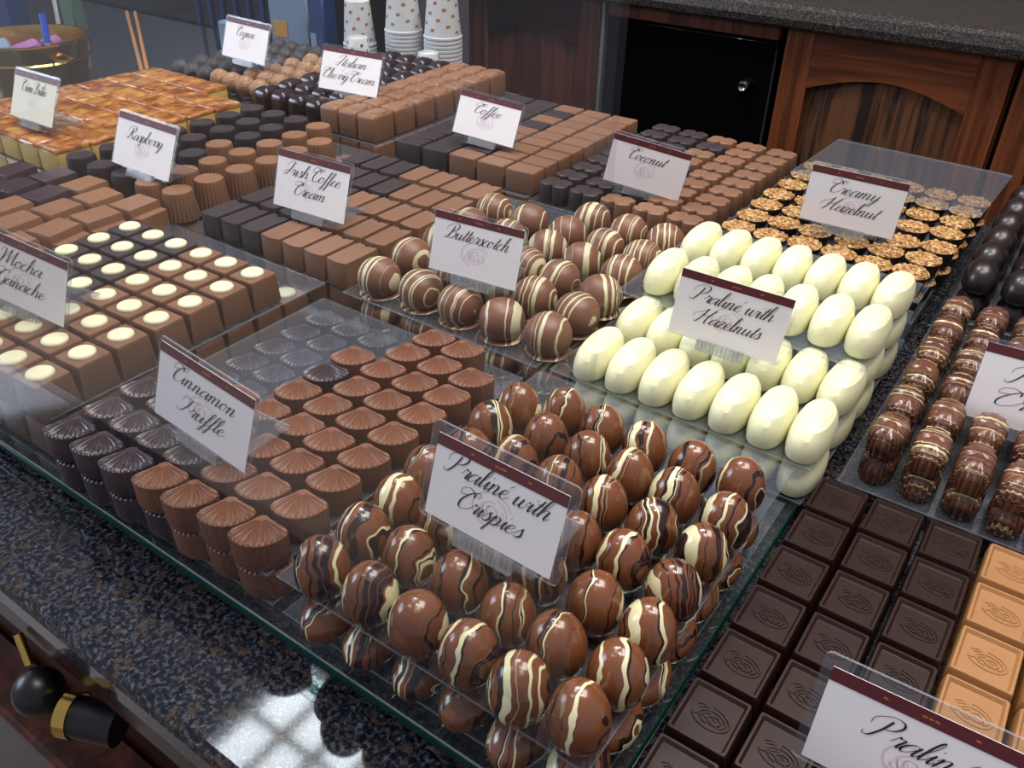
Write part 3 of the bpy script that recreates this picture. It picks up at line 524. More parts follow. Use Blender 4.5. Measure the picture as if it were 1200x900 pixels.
def bar_mesh(mat):
    o = [(-0.0117, -0.0195)] + [(-0.0117 + 0.0234 * i / 8, -0.0195 - 0.0022 * sin(pi * i / 8)) for i in range(1, 8)] + [(0.0117, -0.0195), (0.0117, 0.0165), (0.0098, 0.0212), (0.0072, 0.0188), (0.0045, 0.0196), (0, 0.0166), (-0.0045, 0.0196), (-0.0072, 0.0188), (-0.0098, 0.0212), (-0.0117, 0.0165)]
    return mk('coffee_bar', [prof(o, [(0.99, 0), (1, 0.001), (0.97, 0.0222), (0.955, 0.0232)])], [mat], 30)
BAR_M = bar_mesh('milk_dull'); BAR_D = bar_mesh('dark_matte')
def rect_mesh(mat):
    return mk('coffee_block', [prof(rrect(0.0348, 0.0245, 0.0012, 2), [(0.985, 0), (1, 0.0008), (0.97, 0.0215), (0.955, 0.0224), (0.92, 0.023)])], [mat], 30)
RC_M = rect_mesh('milk_dull'); RC_D = rect_mesh('dark_matte')
def lobed_mesh(mat):
    o = []
    n = 72
    for i in range(n):
        t = 2 * pi * i / n
        x, y = superell(0.0172, 0.0128, 3.2, n)[i]
        k = 1 - 0.34 * math.exp(-(x / 0.0024) ** 2) * (abs(y) > 0.004) - 0.2 * math.exp(-(y / 0.0028) ** 2) * (abs(x) > 0.006)
        k *= 1 + 0.02 * cos(10 * t)
        o.append((x * (k if abs(x) > 0.006 else 1), y * k))
    return mk('coconut_block', [prof(o, [(0.98, 0), (1, 0.0008), (0.985, 0.0185), (0.96, 0.0197), (0.86, 0.0205), (0.5, 0.0203)])], [mat], 35)
LB_M = lobed_mesh('milk_dull'); LB_D = lobed_mesh('dark_matte')
def cherry_mesh():
    o = rrect(0.0272, 0.0365, 0.0028, 3)
    a = prof(o, [(0.97, 0), (1, 0.0012), (0.985, 0.026), (0.95, 0.0285), (0.86, 0.0300), (0.7, 0.0306)])
    b = prof(circle(0.0105, 20, 0.0125), [(1.0, 0.0296, 0.002, 0.003), (0.9, 0.0315, 0.002, 0.003), (0.6, 0.0322, 0.003, 0.004), (0.2, 0.0316, 0.004, 0.005)])
    return mk('cherry_cream_cube', [a, b], ['milk_light'], 40)
CH_M = cherry_mesh()
CH_D = mk('cherry_dark_dome', [prof(rrect(0.0262, 0.033, 0.006, 4), [(0.97, 0), (1, 0.001), (0.96, 0.022), (0.9, 0.0262), (0.74, 0.0295), (0.45, 0.0315), (0.15, 0.032)])], ['dark_gloss'], 40)
def cup_mesh(mat):
    n = 96; fl = lambda r, a: [(r * (1 + a * (0.5 + 0.5 * cos(24 * 2 * pi * i / n)) - a) * cos(2 * pi * i / n), r * (1 + a * (0.5 + 0.5 * cos(24 * 2 * pi * i / n)) - a) * sin(2 * pi * i / n)) for i in range(n)]
    rs = []
    for r, z, a in ((0.0166, 0, .05), (0.017, 0.0008, .05), (0.0143, 0.0255, .045), (0.0139, 0.0268, .01), (0.0134, 0.0277, 0), (0.0126, 0.0277, 0), (0.0122, 0.0272, 0)):
        rs.append([(x, y, z) for x, y in fl(r, a)])
    return mk('fluted_cup', [loft(rs)], [mat], 30)
CU_M = cup_mesh('milk_light'); CU_D = cup_mesh('dark_matte')
def white_mesh(k):
    rr = random.Random(k); rs = []; n = 36
    prf = [(0.90, 0), (0.97, 0.0015), (1.0, 0.006), (0.985, 0.011), (0.92, 0.0165), (0.78, 0.0208), (0.56, 0.0234), (0.28, 0.0246), (0.04, 0.0249)]
    for s, z in prf:
        rg = []
        for i in range(n):
            t = 2 * pi * i / n
            x, y = superell(0.0131, 0.0280, 2.35, n)[i]
            x *= 1 - 0.16 * (sin(t)) ** 3 * (1 if sin(t) > 0 else 0.2)
            # flat facet bevelled over the crown with a soft diagonal crease
            xx, yy = x * s, y * s * (1 - 0.02 * (z / 0.025))
            zz = z
            if z > 0.012: zz -= 0.0022 * max(0, -(xx * 0.9 + yy * 0.35) / 0.012) * (z - 0.012) / 0.013
            rg.append((xx, yy + 0.002 * (z / 0.025), zz))
        rs.append(rg)
    return mk('oval_white_praline', [loft(rs)], ['white'], 22)
WH = [white_mesh(1)]
def ribbed_mesh():
    n = 96; rs = []
    for s, z, a in ((0.88, 0, .03), (0.95, 0.001, .05), (1.0, 0.010, .05), (0.97, 0.0135, .045), (0.88, 0.0165, .025), (0.70, 0.0186, .01), (0.42, 0.0198, 0), (0.1, 0.0202, 0)):
        rg = []
        for i in range(n):
            t = 2 * pi * i / n; x, y = superell(0.0108, 0.0188, 2.5, n)[i]; f = 1 + a * cos(22 * t)
            rg.append((x * s * f, y * s * f, z + (0.0008 * cos(y * s * 900) if z > 0.012 else 0)))
        rs.append(rg)
    return mk('ribbed_oval', [loft(rs)], ['ribbed'], 30)
RB = ribbed_mesh()
OV = mk('dark_oval', [prof(superell(0.0142, 0.0205, 2.3, 30), [(0.9, 0), (0.98, 0.002), (1, 0.007), (0.94, 0.013), (0.78, 0.0185), (0.55, 0.0222), (0.28, 0.024), (0.05, 0.0245)])], ['dark_oval'], 0)
def rough_ball(mat, k):
    rr = random.Random(k); rs = spheroid(0.0142, 0.0138, 22, 12, cut=0.9)
    rs = [[(x * (1 + rr.uniform(-.05, .05)), y * (1 + rr.uniform(-.05, .05)), z * (1 + rr.uniform(-.03, .03)) if z > 0.001 else z) for x, y, z in rg] for rg in rs]
    return mk('rolled_truffle', [loft(rs)], [mat], 0)
TR_M = [rough_ball('truffle_milk', k) for k in range(3)]; TR_D = [rough_ball('truffle_dark', k + 9) for k in range(3)]
HZ_CUP = mk('hazelnut_cup', [prof(circle(0.0128, 28), [(0.9, 0), (1, 0.001), (1.16, 0.0145), (1.19, 0.0155), (1.12, 0.0158)])], ['dark'], 30)
def nuts(k):
    rr = random.Random(k); parts = [prof(circle(0.0150, 24), [(1, 0.0), (1.05, 0.0012), (0.85, 0.0024), (0.4, 0.003)])]
    for _ in range(90):
        a = rr.uniform(0, 2 * pi); r = 0.0150 * sqrt(rr.random()); s = rr.uniform(0.0009, 0.0018)
        x, y, z = r * cos(a), r * sin(a), 0.0026 - 0.0012 * (r / 0.0148) ** 2
        R_ = Matrix.Rotation(rr.uniform(0, 3), 3, 'Z') @ Matrix.Rotation(rr.uniform(-.7, .7), 3, 'X')
        v, f, _k = box(-s, s, -s * .8, s * .8, -s * .5, s * .6)
        parts.append(([tuple(R_ @ Vector((q[0] * rr.uniform(.7, 1), q[1], q[2])) + Vector((x, y, z))) for q in v], f, 0))
    return mk('nut_topping', parts, ['nuts'], 0)
NUTS = [nuts(k) for k in range(4)]
CAR = mk('caramel_square', [prof(rrect(0.0372, 0.0395, 0.003, 2), [(0.98, 0), (1, 0.001), (0.99, 0.0235), (0.97, 0.025)])], ['caramel_side'], 30)
def car_top(k):
    rr = random.Random(k)
    o = rrect(0.0378, 0.04, 0.004, 3)
    rs = [[(x * s * (1 + rr.uniform(-.012, .012)), y * s * (1 + rr.uniform(-.012, .012)), z + rr.uniform(-.0004, .0004)) for x, y in o] for s, z in ((1, 0.0225), (1.005, 0.0245), (0.96, 0.0265), (0.75, 0.0272), (0.4, 0.0268))]
    return mk('caramel_glaze', [loft(rs)], ['caramel_top'], 40)
CART = [car_top(k) for k in range(3)]
def chunk_mesh(mat):
    a = [(-0.019, -0.017, 0), (0.019, -0.017, 0), (0.019, 0.017, 0), (-0.019, 0.017, 0)]
    p1 = prof([(-0.019, -0.0165), (0.012, -0.0185), (0.0135, 0.0165), (-0.0155, 0.019)], [(1, 0), (0.98, 0.0225), (0.93, 0.0242)])
    p2 = prof([(0.0125, -0.018), (0.0215, -0.0165), (0.0225, 0.0145), (0.0132, 0.016)], [(1, 0), (0.99, 0.0165), (0.97, 0.0172)])
    return mk('stepped_chunk', [p1, p2], [mat], 30)
CK_M = chunk_mesh('milk_light'); CK_D = chunk_mesh('dark_bloom')
def tablet(mat):
    w, d, h = 0.0312, 0.0354, 0.0102
    o = rrect(w, d, 0.0012, 2)
    def ring(ins, z): return [(x * (1 - 2 * ins / w), y * (1 - 2 * ins / d), z) for x, y in o]
    return mk('chocolate_tablet', [loft([ring(0.0004, 0), ring(0, 0.0008), ring(0.0008, h - 0.001), ring(0.0013, h), ring(0.0025, h), ring(0.0037, h - 0.0019)])], [mat], 25)
def crest(mat):
    parts = []
    def rib(pts, r): parts.append(tube([(x, y, 0.0) for x, y in pts], r, 6))
    rib([(0.0095 * cos(a), 0.0062 * sin(a)) for a in [radians(-160 + 20 * i) for i in range(14)]], 0.0006)
    rib([(0.0066 * cos(a) + 0.001, 0.004 * sin(a)) for a in [radians(-40 + 25 * i) for i in range(13)]], 0.00065)
    rib([(0.0032 * cos(a) + 0.002, 0.0024 * sin(a) - 0.0005) for a in [radians(30 * i) for i in range(13)]], 0.0007)
    for q in range(5): rib([(-0.009 + 0.0016 * q, 0.003 - 0.001 * q), (-0.0065 + 0.0017 * q, 0.0048 - 0.001 * q), (-0.003 + 0.0015 * q, 0.0042 - 0.0012 * q)], 0.00055)
    rib([(-0.0085, -0.0035), (-0.005, -0.001), (0.0, -0.0012), (0.005, -0.003)], 0.0006)
    return mk('embossed_crest', parts, [mat], 0)
TB = {'d': tablet('tablet_dark'), 't': tablet('tablet_tan')}; CR = {'d': crest('tablet_dark'), 't': crest('tablet_tan')}

# ---------------------------------------------------------------- fill the trays
LAYER = Z0 + 0.0019
UP = Z1 + 0.0018
egg_words = ['broad cream swirl', 'thin dark drizzle', 'cream and dark stripes']
for (i, j), (x, y) in GRID['egg']['P'].items():
    obj('egg_praline', EGGS[(i + 2 * j) % 4], (x, y, UP), (radians(jit(4)), radians(jit(4)), radians(jit(22))),
        label=f'glossy drizzled chocolate egg, {rowcol(j, i)} on the upper sheet', cat='chocolate', group='drizzled crispies eggs')
low = [(i, 0) for i in range(6)] + [(5, j) for j in range(1, 7)]
for i, j in low:
    x, y = pos('egg', i, j); x += 0.001
    obj('egg_praline', EGG_LOW, (x, y + 0.0185 - 0.018, LAYER), radians(jit(4)), label=f'drizzled chocolate egg lying under the upper sheet, {rowcol(j, i)}', cat='chocolate', group='drizzled eggs of the lower layer')
for i, j in [(a, b) for a in range(0, 5) for b in range(1, 7)]:
    if (i + j) % 2 == 0 or i == 0:
        x, y = pos('egg', i, j)
        obj('egg_praline', EGG_LOW, (x + 0.001, y + 0.0005, LAYER), radians(jit(4)), label=f'half-hidden drizzled egg beneath the upper sheet, {rowcol(j, i)}', cat='chocolate', group='drizzled eggs of the lower layer')

# scallop shells
up_shell = [(i, j) for j in range(3) for i in range(7)] + [(i, 3) for i in range(1, 7)] + [(i, 4) for i in range(3, 7)] + [(i, 5) for i in range(3, 7)] + [(i, 6) for i in range(3, 7)] + [(4, 7), (5, 7), (6, 7), (4, 8), (5, 8)]
for i, j in up_shell:
    dk = (i <= 2 and j <= 2) or (i, j) in ((3, 1), (3, 5), (2, 2))
    x, y = pos('shell', i, j)
    obj('scallop_shell', SH_D if dk else SH_M, (x, y, 0.0431), radians(38 + jit(2.5)), label=f"{'dark' if dk else 'milk'} chocolate scallop shell on the upper sheet, {rowcol(j, i)}", cat='chocolate', group=f"{'dark' if dk else 'milk'} scallop shells on the upper sheet")
for j in range(0, 9):
    for i in range(7):
        if j == 0 or i == 6 or (j >= 3 and i <= 3) or (j >= 6):
            x, y = pos('shell', i, j); dk = i <= 3 or j == 8
            obj('scallop_shell', SH_D if dk else SH_M, (x, y + 0.0015, LAYER), radians(38 + jit(2.5)), label=f"{'dark' if dk else 'milk'} scallop shell under the clear sheet, {rowcol(j, i)}", cat='chocolate', group=f"{'dark' if dk else 'milk'} scallop shells under the sheet")

# mocha squares with cream buttons
def mocha(x, y, z, dk, label, group):
    o = obj('mocha_square', SQ_D if dk else SQ_M, (x, y, z), rad('dots') + radians(jit(1.2)), label=label, cat='chocolate', group=group)
    obj('cream_button', BUT, (jit(.0006), jit(.0006), 0.0245), parent=o)
for i in range(6):
    for j in range(7):
        x, y = pos('dots', i, j - 6); dk = i <= 2 and j >= 3
        mocha(x, y, 0.0505, dk, f"{'dark' if dk else 'milk'} chocolate square with a cream button, {rowcol(j, i)}", 'mocha squares on the upper sheet')
for i in range(6):
    for j in range(0, 8):
        if i == 5 or j == 0 or j == 7:
            x, y = pos('dots', i, j - 6)
            mocha(x, y, LAYER - 0.0002, i <= 2, f"buttoned chocolate square under the upper sheet, {rowcol(j, i)}", 'mocha squares under the sheet')

# butterscotch domes
miss = {(0, 5), (1, 5)}
for (i, j), (x, y) in GRID['butter']['P'].items():
    if (i, j) in miss: continue
    obj('butterscotch_dome', BALLS[0], (x, y, 0.0489), (0, 0, radians(18 + jit(12))), label=f'round milk chocolate dome with cream stripes, {rowcol(j, i)}', cat='chocolate', group='striped butterscotch domes')
for i in range(5):
    for j in range(6):
        if j == 0 or i == 4 or (i + j) % 3 == 0:
            x, y = pos('butter', i, j)
            o = obj('butterscotch_dome', BALLS[0], (x, y, LAYER), radians(jit(20)), label=f'striped dome under the clear sheet, {rowcol(j, i)}', cat='chocolate', group='striped domes of the lower layer')
            o.scale = (1, 1, 0.82)

# white oval pralines in three tiers
for tier, zz in ((0, LAYER), (1, UP)):
    for i in range(7):
        for j in range(4):
            if tier == 1 or i == 6 or j == 0 or (i == 0):
                x, y = pos('white1', i, j)
                if j >= 2: x, y = pos('white2', i, j - 2); x += 0.0005
                nm = 'on the middle sheet' if tier else 'on the bottom sheet'
                if tier == 1 and j >= 2 and 0 < i < 6: continue
                obj('oval_white_praline', WH[0], (x, y, zz), radians(jit(3)), label=f'white oval praline {nm}, {rowcol(j, i)}', cat='chocolate', group=f'white oval pralines {nm}')
for i in range(7):
    for j in range(2):
        x, y = pos('white2', i, j)
        obj('oval_white_praline', WH[0], (x, y, 0.0734), radians(jit(4)), label=f'white oval praline, raised rear sheet, {rowcol(j, i)}', cat='chocolate', group='white oval pralines on the raised sheet')

# nut topped cups
for (i, j), (x, y) in GRID['hazel']['P'].items():
    o = obj('hazelnut_cup', HZ_CUP, (x, y, 0.0411), radians(jit(90)), label=f'dark cup topped with chopped hazelnuts, {rowcol(j, i)}', cat='chocolate', group='hazelnut topped cups')
    obj('nut_topping', NUTS[(i * 3 + j) % 4], (0, 0, 0.0150), parent=o, kind='stuff')
for i, j in [(i, 0) for i in range(6)] + [(5, j) for j in range(1, 7)]:
    x, y = pos('hazel', i, j)
    o = obj('hazelnut_cup', HZ_CUP, (x, y, LAYER), 0, label=f'nut-topped cup under the clear sheet, {rowcol(j, i)}', cat='chocolate', group='hazelnut cups of the lower layer')
    obj('nut_topping', NUTS[(i + j) % 4], (0, 0, 0.0150), parent=o, kind='stuff')

UPZ = {'irish': .0461, 'coffee': .0459, 'coco': .0434, 'rasp': .0506, 'cherry': .0549, 'truf': .0481}
def gridfill(g, name, mM, mD, I, J, isdark, what, z=None, kinds=('milk', 'dark'), grp='', skip=(), rj=1.5, lowset=None, dz=0.0):
    for i in I:
        for j in J:
            x, y = pos(g, i, j)
            dk = isdark(i, j)
            me = (mD if dk else mM); me = random.choice(me) if isinstance(me, list) else me
            ii = i - min(I); jj = j - min(J)
            if (i, j) not in skip:
                obj(name, me, (x, y, UPZ[g] + dz), rad(g) + radians(jit(rj)), label=f"{kinds[1] if dk else kinds[0]} {what}, {rowcol(jj, ii)}", cat='chocolate', group=f'{grp} on the upper sheet')
            if j == min(J) or i == max(I) or (i, j) in skip:
                obj(name, me, (x, y, LAYER), rad(g) + radians(jit(rj)), label=f"{kinds[1] if dk else kinds[0]} {what} below the sheet, {rowcol(jj, ii)}", cat='chocolate', group=f'{grp} under the sheet')
gridfill('irish', 'coffee_bar', BAR_M, BAR_D, range(7), range(5), lambda i, j: (i <= 2 and j != 2) or (i == 3 and j == 3) or (i <= 2 and j == 2), 'chocolate bar, notched end', grp='irish coffee bars')
gridfill('coffee', 'coffee_block', RC_M, RC_D, range(5), range(9), lambda i, j: (i <= 1) or (i == 2 and j in (1, 5, 7)), 'chocolate rectangular block', grp='coffee blocks')
gridfill('coco', 'coconut_block', LB_M, LB_D, range(5), range(9), lambda i, j: (i <= 1) or (i == 2 and j in (1, 4, 7)), 'lobed chocolate block', grp='coconut blocks')
gridfill('rasp', 'fluted_cup', CU_M, CU_D, range(5), range(7), lambda i, j: i <= 2 and not (i == 2 and j in (3,)) or (i, j) == (2, 0), 'chocolate round fluted cup', grp='raspberry cups', skip=((4, 6),))
gridfill('cherry', 'cherry_cream', CH_M, CH_D, range(-4, 3), range(7), lambda i, j: i < 0, 'chocolate cherry cream', kinds=('light', 'dark domed'), grp='cherry creams', rj=2)
gridfill('truf', 'rolled_truffle', TR_M, TR_D, range(-3, 4), range(6), lambda i, j: i < (0 if j == 0 else 1) or j == 5, 'rough rolled truffle', kinds=('nut-brown', 'dark'), grp='rolled truffles', rj=60, dz=0.004)

# caramel squares
for i in range(6):
    for j in range(7):
        x = -1.111 + 0.0388 * i + 0.001 * j; y = 0.471 + 0.0408 * j
        if (j == 6 and i > 3): continue
        o = obj('caramel_square', CAR, (x, y, UP), radians(jit(2)), label=f'custard square with burnt caramel top, {rowcol(j, i)}', cat='sweet', group='caramel topped squares')
        obj('caramel_glaze', CART[(i + 2 * j) % 3], (0, 0, 0.0), parent=o)
for i in range(6):
    for j in range(7):
        if i == 5 or j == 0:
            o = obj('caramel_square', CAR, (-1.111 + 0.0388 * i + 0.001 * j, 0.471 + 0.0408 * j, LAYER), 0, label=f'caramel topped square under the sheet, {rowcol(j, i)}', cat='sweet', group='caramel squares of the lower layer')
            o.scale = (1, 1, 0.93); obj('caramel_glaze', CART[(i + j) % 3], (0, 0, -0.0008), parent=o)
# stepped chunks
ck = [(-.798, .421, 0), (-.759, .411, 0), (-.7625, .372, 0), (-.7175, .4215, 0), (-.7195, .3835, 0), (-.7215, .345, 0), (-.8035, .3475, 0), (-.764, .333, 0), (-.7235, .306, 0), (-.803, .3845, 1), (-.845, .378, 1), (-.843, .417, 1), (-.767, .294, 0), (-.808, .308, 1), (-.849, .339, 1), (-.888, .40, 1), (-.728, .268, 0), (-.886, .425, 1)]
ck = ck[:-1]
place = ['third from the right in the back row', 'second in the back row, beside the fluted cups', 'in the middle, left of the two right-hand ones', 'rightmost of the back row', 'touching the mocha tray corner', 'just behind the mocha ganache sign', 'at the left, cut by the frame', 'behind the mocha sign corner', 'hidden by the mocha sign', 'among the milk ones', 'at the far left edge', 'behind the milk ones', 'front left', 'front left, dark', 'far left, dark', 'backmost left', 'front right corner']
for k, (x, y, dk) in enumerate(ck):
    obj('stepped_chunk', CK_D if dk else CK_M, (x, y, UP), radians(8 + jit(6)), label=f"{'dark' if dk else 'milk'} chocolate stepped chunk {place[k]}", cat='chocolate', group='stepped chunks left of the mocha squares')
for k in range(4):
    obj('stepped_chunk', CK_M, (-0.724, 0.272 + 0.046 * k, LAYER), 0, label=f'milk stepped chunk under the clear sheet, {ORD[k]} from the front along its right edge', cat='chocolate', group='stepped chunks under the sheet')

# tablets on the granite
for i in range(5):
    for j in range(1, 10):
        kd = 'd' if i <= 2 else 't'; x, y = pos('tab', i, j)
        for lv in range(3):
            if lv < 2 and not (i in (0,) or j == 9 or i == 3): continue
            o = obj('chocolate_tablet', TB[kd], (x + jit(.0004) * (lv < 2), y, 0.0103 * lv + 0.0002), rad('tab') + radians(jit(.6)), label=f"{'dark' if kd == 'd' else 'caramel tan'} embossed chocolate tablet, {['bottom', 'middle', 'top'][lv]} layer, {rowcol(j - 1, i)}", cat='chocolate', group=f"{'dark' if kd == 'd' else 'tan'} embossed tablets")
            if lv == 2: obj('embossed_crest', CR[kd], (0.0005, 0, 0.0083), radians(-8), parent=o)
        if not (i in (0,) or j == 9 or i == 3):
            obj('chocolate_tablet', TB[kd], (x, y, 0.0103 + 0.0002), rad('tab'), label=f"{'dark' if kd == 'd' else 'caramel tan'} chocolate tablet, covered middle layer, {rowcol(j - 1, i)}", cat='chocolate', group=f"{'dark' if kd == 'd' else 'tan'} embossed tablets")
            obj('chocolate_tablet', TB[kd], (x, y, 0.0002), rad('tab'), label=f"{'dark' if kd == 'd' else 'caramel tan'} chocolate tablet, covered bottom layer, {rowcol(j - 1, i)}", cat='chocolate', group=f"{'dark' if kd == 'd' else 'tan'} embossed tablets")
# ribbed ovals
for i in range(6):
    for j in range(6):
        x = -0.0500 + 0.0262 * i + jit(.0004); y = 0.503 + 0.0405 * j - 0.001 * i + jit(.0006)
        for lv in ((0, 1) if (i == 0 or j == 0) else (1,)):
            obj('ribbed_oval', RB, (x, y, (0.0251 if lv == 0 else 0.0454)), radians(jit(4)), label=f"ribbed oval praline with fine stripes, {'top' if lv else 'bottom'} layer, {rowcol(j, i)}", cat='chocolate', group='ribbed striped ovals')
for i in range(4):
    for j in range(6):
        x = -0.0485 + 0.033 * i + jit(.0008); y = 0.791 + 0.0455 * j + jit(.001)
        for lv in ((0, 1) if (i == 0 or j == 0) else (1,)):
            obj('dark_oval', OV, (x, y, 0.0209 + 0.0240 * lv), radians(jit(8)), label=f"glossy dark oval chocolate, {'top' if lv else 'bottom'} layer, {rowcol(j, i)}", cat='chocolate', group='glossy dark ovals')
# ---------------------------------------------------------------- lettering
F = {
'a': (1.0, [[(.78, .8), (.5, 1), (.15, .75), (0, .3), (.18, 0), (.5, .25), (.8, .9)], [(.82, 1), (.74, .3), (.85, 0), (1.05, .3)]]),
'b': (.85, [[(0, .3), (.35, 1.4), (.35, 2.1), (.2, 2.2), (.08, 1.6), (.05, .4), (.3, 0), (.6, .3), (.55, .9), (.35, 1), (.85, .85)]]),
'c': (.72, [[(.6, .8), (.5, 1), (.2, .85), (0, .35), (.2, 0), (.5, .08), (.8, .4)]]),
'e': (.72, [[(0, .35), (.4, .55), (.5, .85), (.35, 1), (.1, .75), (.05, .25), (.3, 0), (.55, .1), (.78, .4)]]),
'f': (.55, [[(0, .3), (.4, 1.3), (.55, 2), (.42, 2.2), (.28, 1.8), (.2, .5), (.1, -.7), (-.05, -1), (-.15, -.7), (.1, -.2), (.6, .3)]]),
'g': (1.0, [[(.78, .8), (.5, 1), (.15, .75), (0, .3), (.18, 0), (.5, .25), (.8, .9)], [(.82, 1), (.7, -.2), (.45, -.95), (.15, -.9), (.25, -.5), (1.05, .3)]]),
'h': (1.0, [[(0, .3), (.4, 1.4), (.42, 2.1), (.28, 2.2), (.15, 1.6), (.1, 0)], [(.12, .3), (.4, .95), (.65, .95), (.65, .5), (.65, .1), (.8, 0), (1.02, .35)]]),
'i': (.45, [[(0, .35), (.22, .98), (.18, .3), (.28, 0), (.48, .35)], [(.28, 1.42), (.33, 1.56)]]),
'l': (.45, [[(0, .3), (.35, 1.4), (.4, 2.1), (.28, 2.2), (.15, 1.6), (.12, .3), (.25, 0), (.48, .35)]]),
'm': (1.5, [[(0, .6), (.15, .97), (.2, .8), (.12, 0)], [(.15, .4), (.4, .97), (.6, .9), (.58, 0)], [(.6, .4), (.85, .97), (1.1, .9), (1.08, .1), (1.22, 0), (1.5, .35)]]),
'n': (1.05, [[(0, .6), (.15, .97), (.2, .8), (.12, 0)], [(.15, .4), (.4, .97), (.65, .9), (.62, .1), (.78, 0), (1.05, .35)]]),
'o': (.82, [[(.4, 1), (.1, .8), (0, .35), (.2, 0), (.5, .15), (.62, .65), (.4, 1), (.6, .8), (.88, .85)]]),
'p': (.95, [[(0, .5), (.22, 1.1), (.15, .2), (.0, -1)], [(.15, .5), (.45, 1), (.7, .75), (.6, .15), (.3, 0), (.6, .0), (.98, .35)]]),
'r': (.72, [[(0, .4), (.2, 1.1), (.28, .95), (.6, .95), (.5, .4), (.55, .05), (.76, .35)]]),
's': (.65, [[(0, .3), (.35, 1.1), (.4, .9), (.55, .4), (.35, 0), (.1, .1), (.4, 0), (.68, .35)]]),
't': (.52, [[(0, .35), (.3, 1.0), (.38, 1.75), (.25, .8), (.2, .2), (.35, 0), (.56, .35)], [(.05, 1.2), (.6, 1.25)]]),
'u': (1.0, [[(0, .6), (.15, 1), (.12, .3), (.25, 0), (.5, .2), (.72, 1), (.66, .2), (.8, 0), (1.02, .35)]]),
'w': (1.25, [[(0, .6), (.15, 1), (.12, .3), (.25, 0), (.5, .2), (.65, 1), (.6, .3), (.75, 0), (1.0, .2), (1.1, .95), (1.28, .85)]]),
'y': (.92, [[(0, .6), (.15, 1), (.12, .3), (.25, 0), (.5, .2), (.72, 1)], [(.72, 1), (.6, -.3), (.35, -.95), (.1, -.85), (.3, -.4), (.95, .35)]]),
'z': (.8, [[(0, .75), (.2, 1), (.6, .95), (.3, .5), (.05, 0), (.4, .1), (.6, 0), (.82, .3)]]),
'P': (1.35, [[(.5, 2.0), (.45, 1.0), (.2, .1), (-.15, 0), (-.25, .3)], [(-.35, 1.2), (-.45, 1.8), (.2, 2.35), (.9, 2.3), (1.2, 1.85), (1.0, 1.3), (.6, 1.1), (.4, 1.35)]]),
'C': (1.15, [[(1.1, 1.7), (1.2, 2.1), (.9, 2.25), (.4, 1.8), (.1, .9), (.25, .15), (.7, 0), (1.15, .4)], [(.2, 1.6), (-.3, 1.5), (-.4, 2.1), (.1, 2.35), (.7, 2.0), (.8, 1.6)]]),
'B': (1.35, [[(.5, 2.0), (.4, 1.0), (.15, .1), (-.2, 0), (-.3, .4)], [(-.4, 1.2), (-.45, 1.9), (.3, 2.35), (1.0, 2.2), (1.05, 1.5), (.5, 1.15), (1.1, 1.0), (1.15, .4), (.7, 0), (.3, .2)]]),
'R': (1.45, [[(.5, 2.0), (.4, 1.0), (.15, .1), (-.2, 0), (-.3, .4)], [(-.4, 1.2), (-.45, 1.9), (.3, 2.35), (1.0, 2.2), (1.05, 1.5), (.55, 1.15), (.9, .6), (1.1, .05), (1.45, .3)]]),
'T': (1.0, [[(-.35, 1.5), (-.2, 2.2), (.4, 2.05), (.9, 2.1), (1.3, 2.35)], [(.6, 2.0), (.5, 1.0), (.2, .1), (-.2, 0), (-.3, .4)]]),
'M': (1.9, [[(-.5, 1.5), (-.4, 2.1), (0, 2.1), (.1, 1.2), (0, 0)], [(0, .1), (.5, 1.6), (.75, 2.2)], [(.75, 2.2), (.75, 1.0), (.8, .1)], [(.8, .1), (1.2, 1.4), (1.5, 2.2)], [(1.5, 2.2), (1.45, .8), (1.6, 0), (1.9, .35)]]),
'G': (1.25, [[(1.1, 1.7), (1.2, 2.1), (.9, 2.25), (.4, 1.8), (.1, .9), (.25, .15), (.7, 0), (1.05, .5), (1.1, .95)], [(.2, 1.6), (-.3, 1.5), (-.4, 2.1), (.1, 2.35), (.7, 2.0)], [(1.1, 1.0), (1.05, .2), (.8, -.5), (.3, -.6)]]),
'I': (.75, [[(-.3, 1.4), (-.2, 2.1), (.3, 2.3), (.8, 2.1)], [(.55, 2.15), (.4, 1.0), (.1, .05), (-.3, .1), (-.2, .6), (.5, .9)]]),
'H': (1.7, [[(-.6, .6), (-.7, 1.2), (-.2, 1.5), (.3, 1.9), (.6, 2.2)], [(.5, 2.2), (.35, 1), (.05, 0), (-.3, .1)], [(.15, 1.05), (.8, 1.15), (1.3, 1.3)], [(1.5, 2.2), (1.1, 1.2), (1.05, .2), (1.25, 0), (1.65, .35)]]),
' ': (.55, [])}
for b, a, s in (('é', 'e', [(.4, 1.35), (.62, 1.75)]), ('è', 'e', [(.3, 1.75), (.5, 1.35)]), ('û', 'u', [(.25, 1.35), (.45, 1.75), (.65, 1.35)])):
    F[b] = (F[a][0], F[a][1] + [s])
def spline(p, n=5):
    if len(p) < 3: return p
    q = [p[0]] + list(p) + [p[-1]]; o = []
    for i in range(1, len(q) - 2):
        for k in range(n):
            t = k / n; a, b, c, d = q[i - 1], q[i], q[i + 1], q[i + 2]
            o.append(tuple(0.5 * (2 * b[m_] + (c[m_] - a[m_]) * t + (2 * a[m_] - 5 * b[m_] + 4 * c[m_] - d[m_]) * t * t + (3 * b[m_] - a[m_] - 3 * c[m_] + d[m_]) * t ** 3) for m_ in (0, 1)))
    return o + [p[-1]]
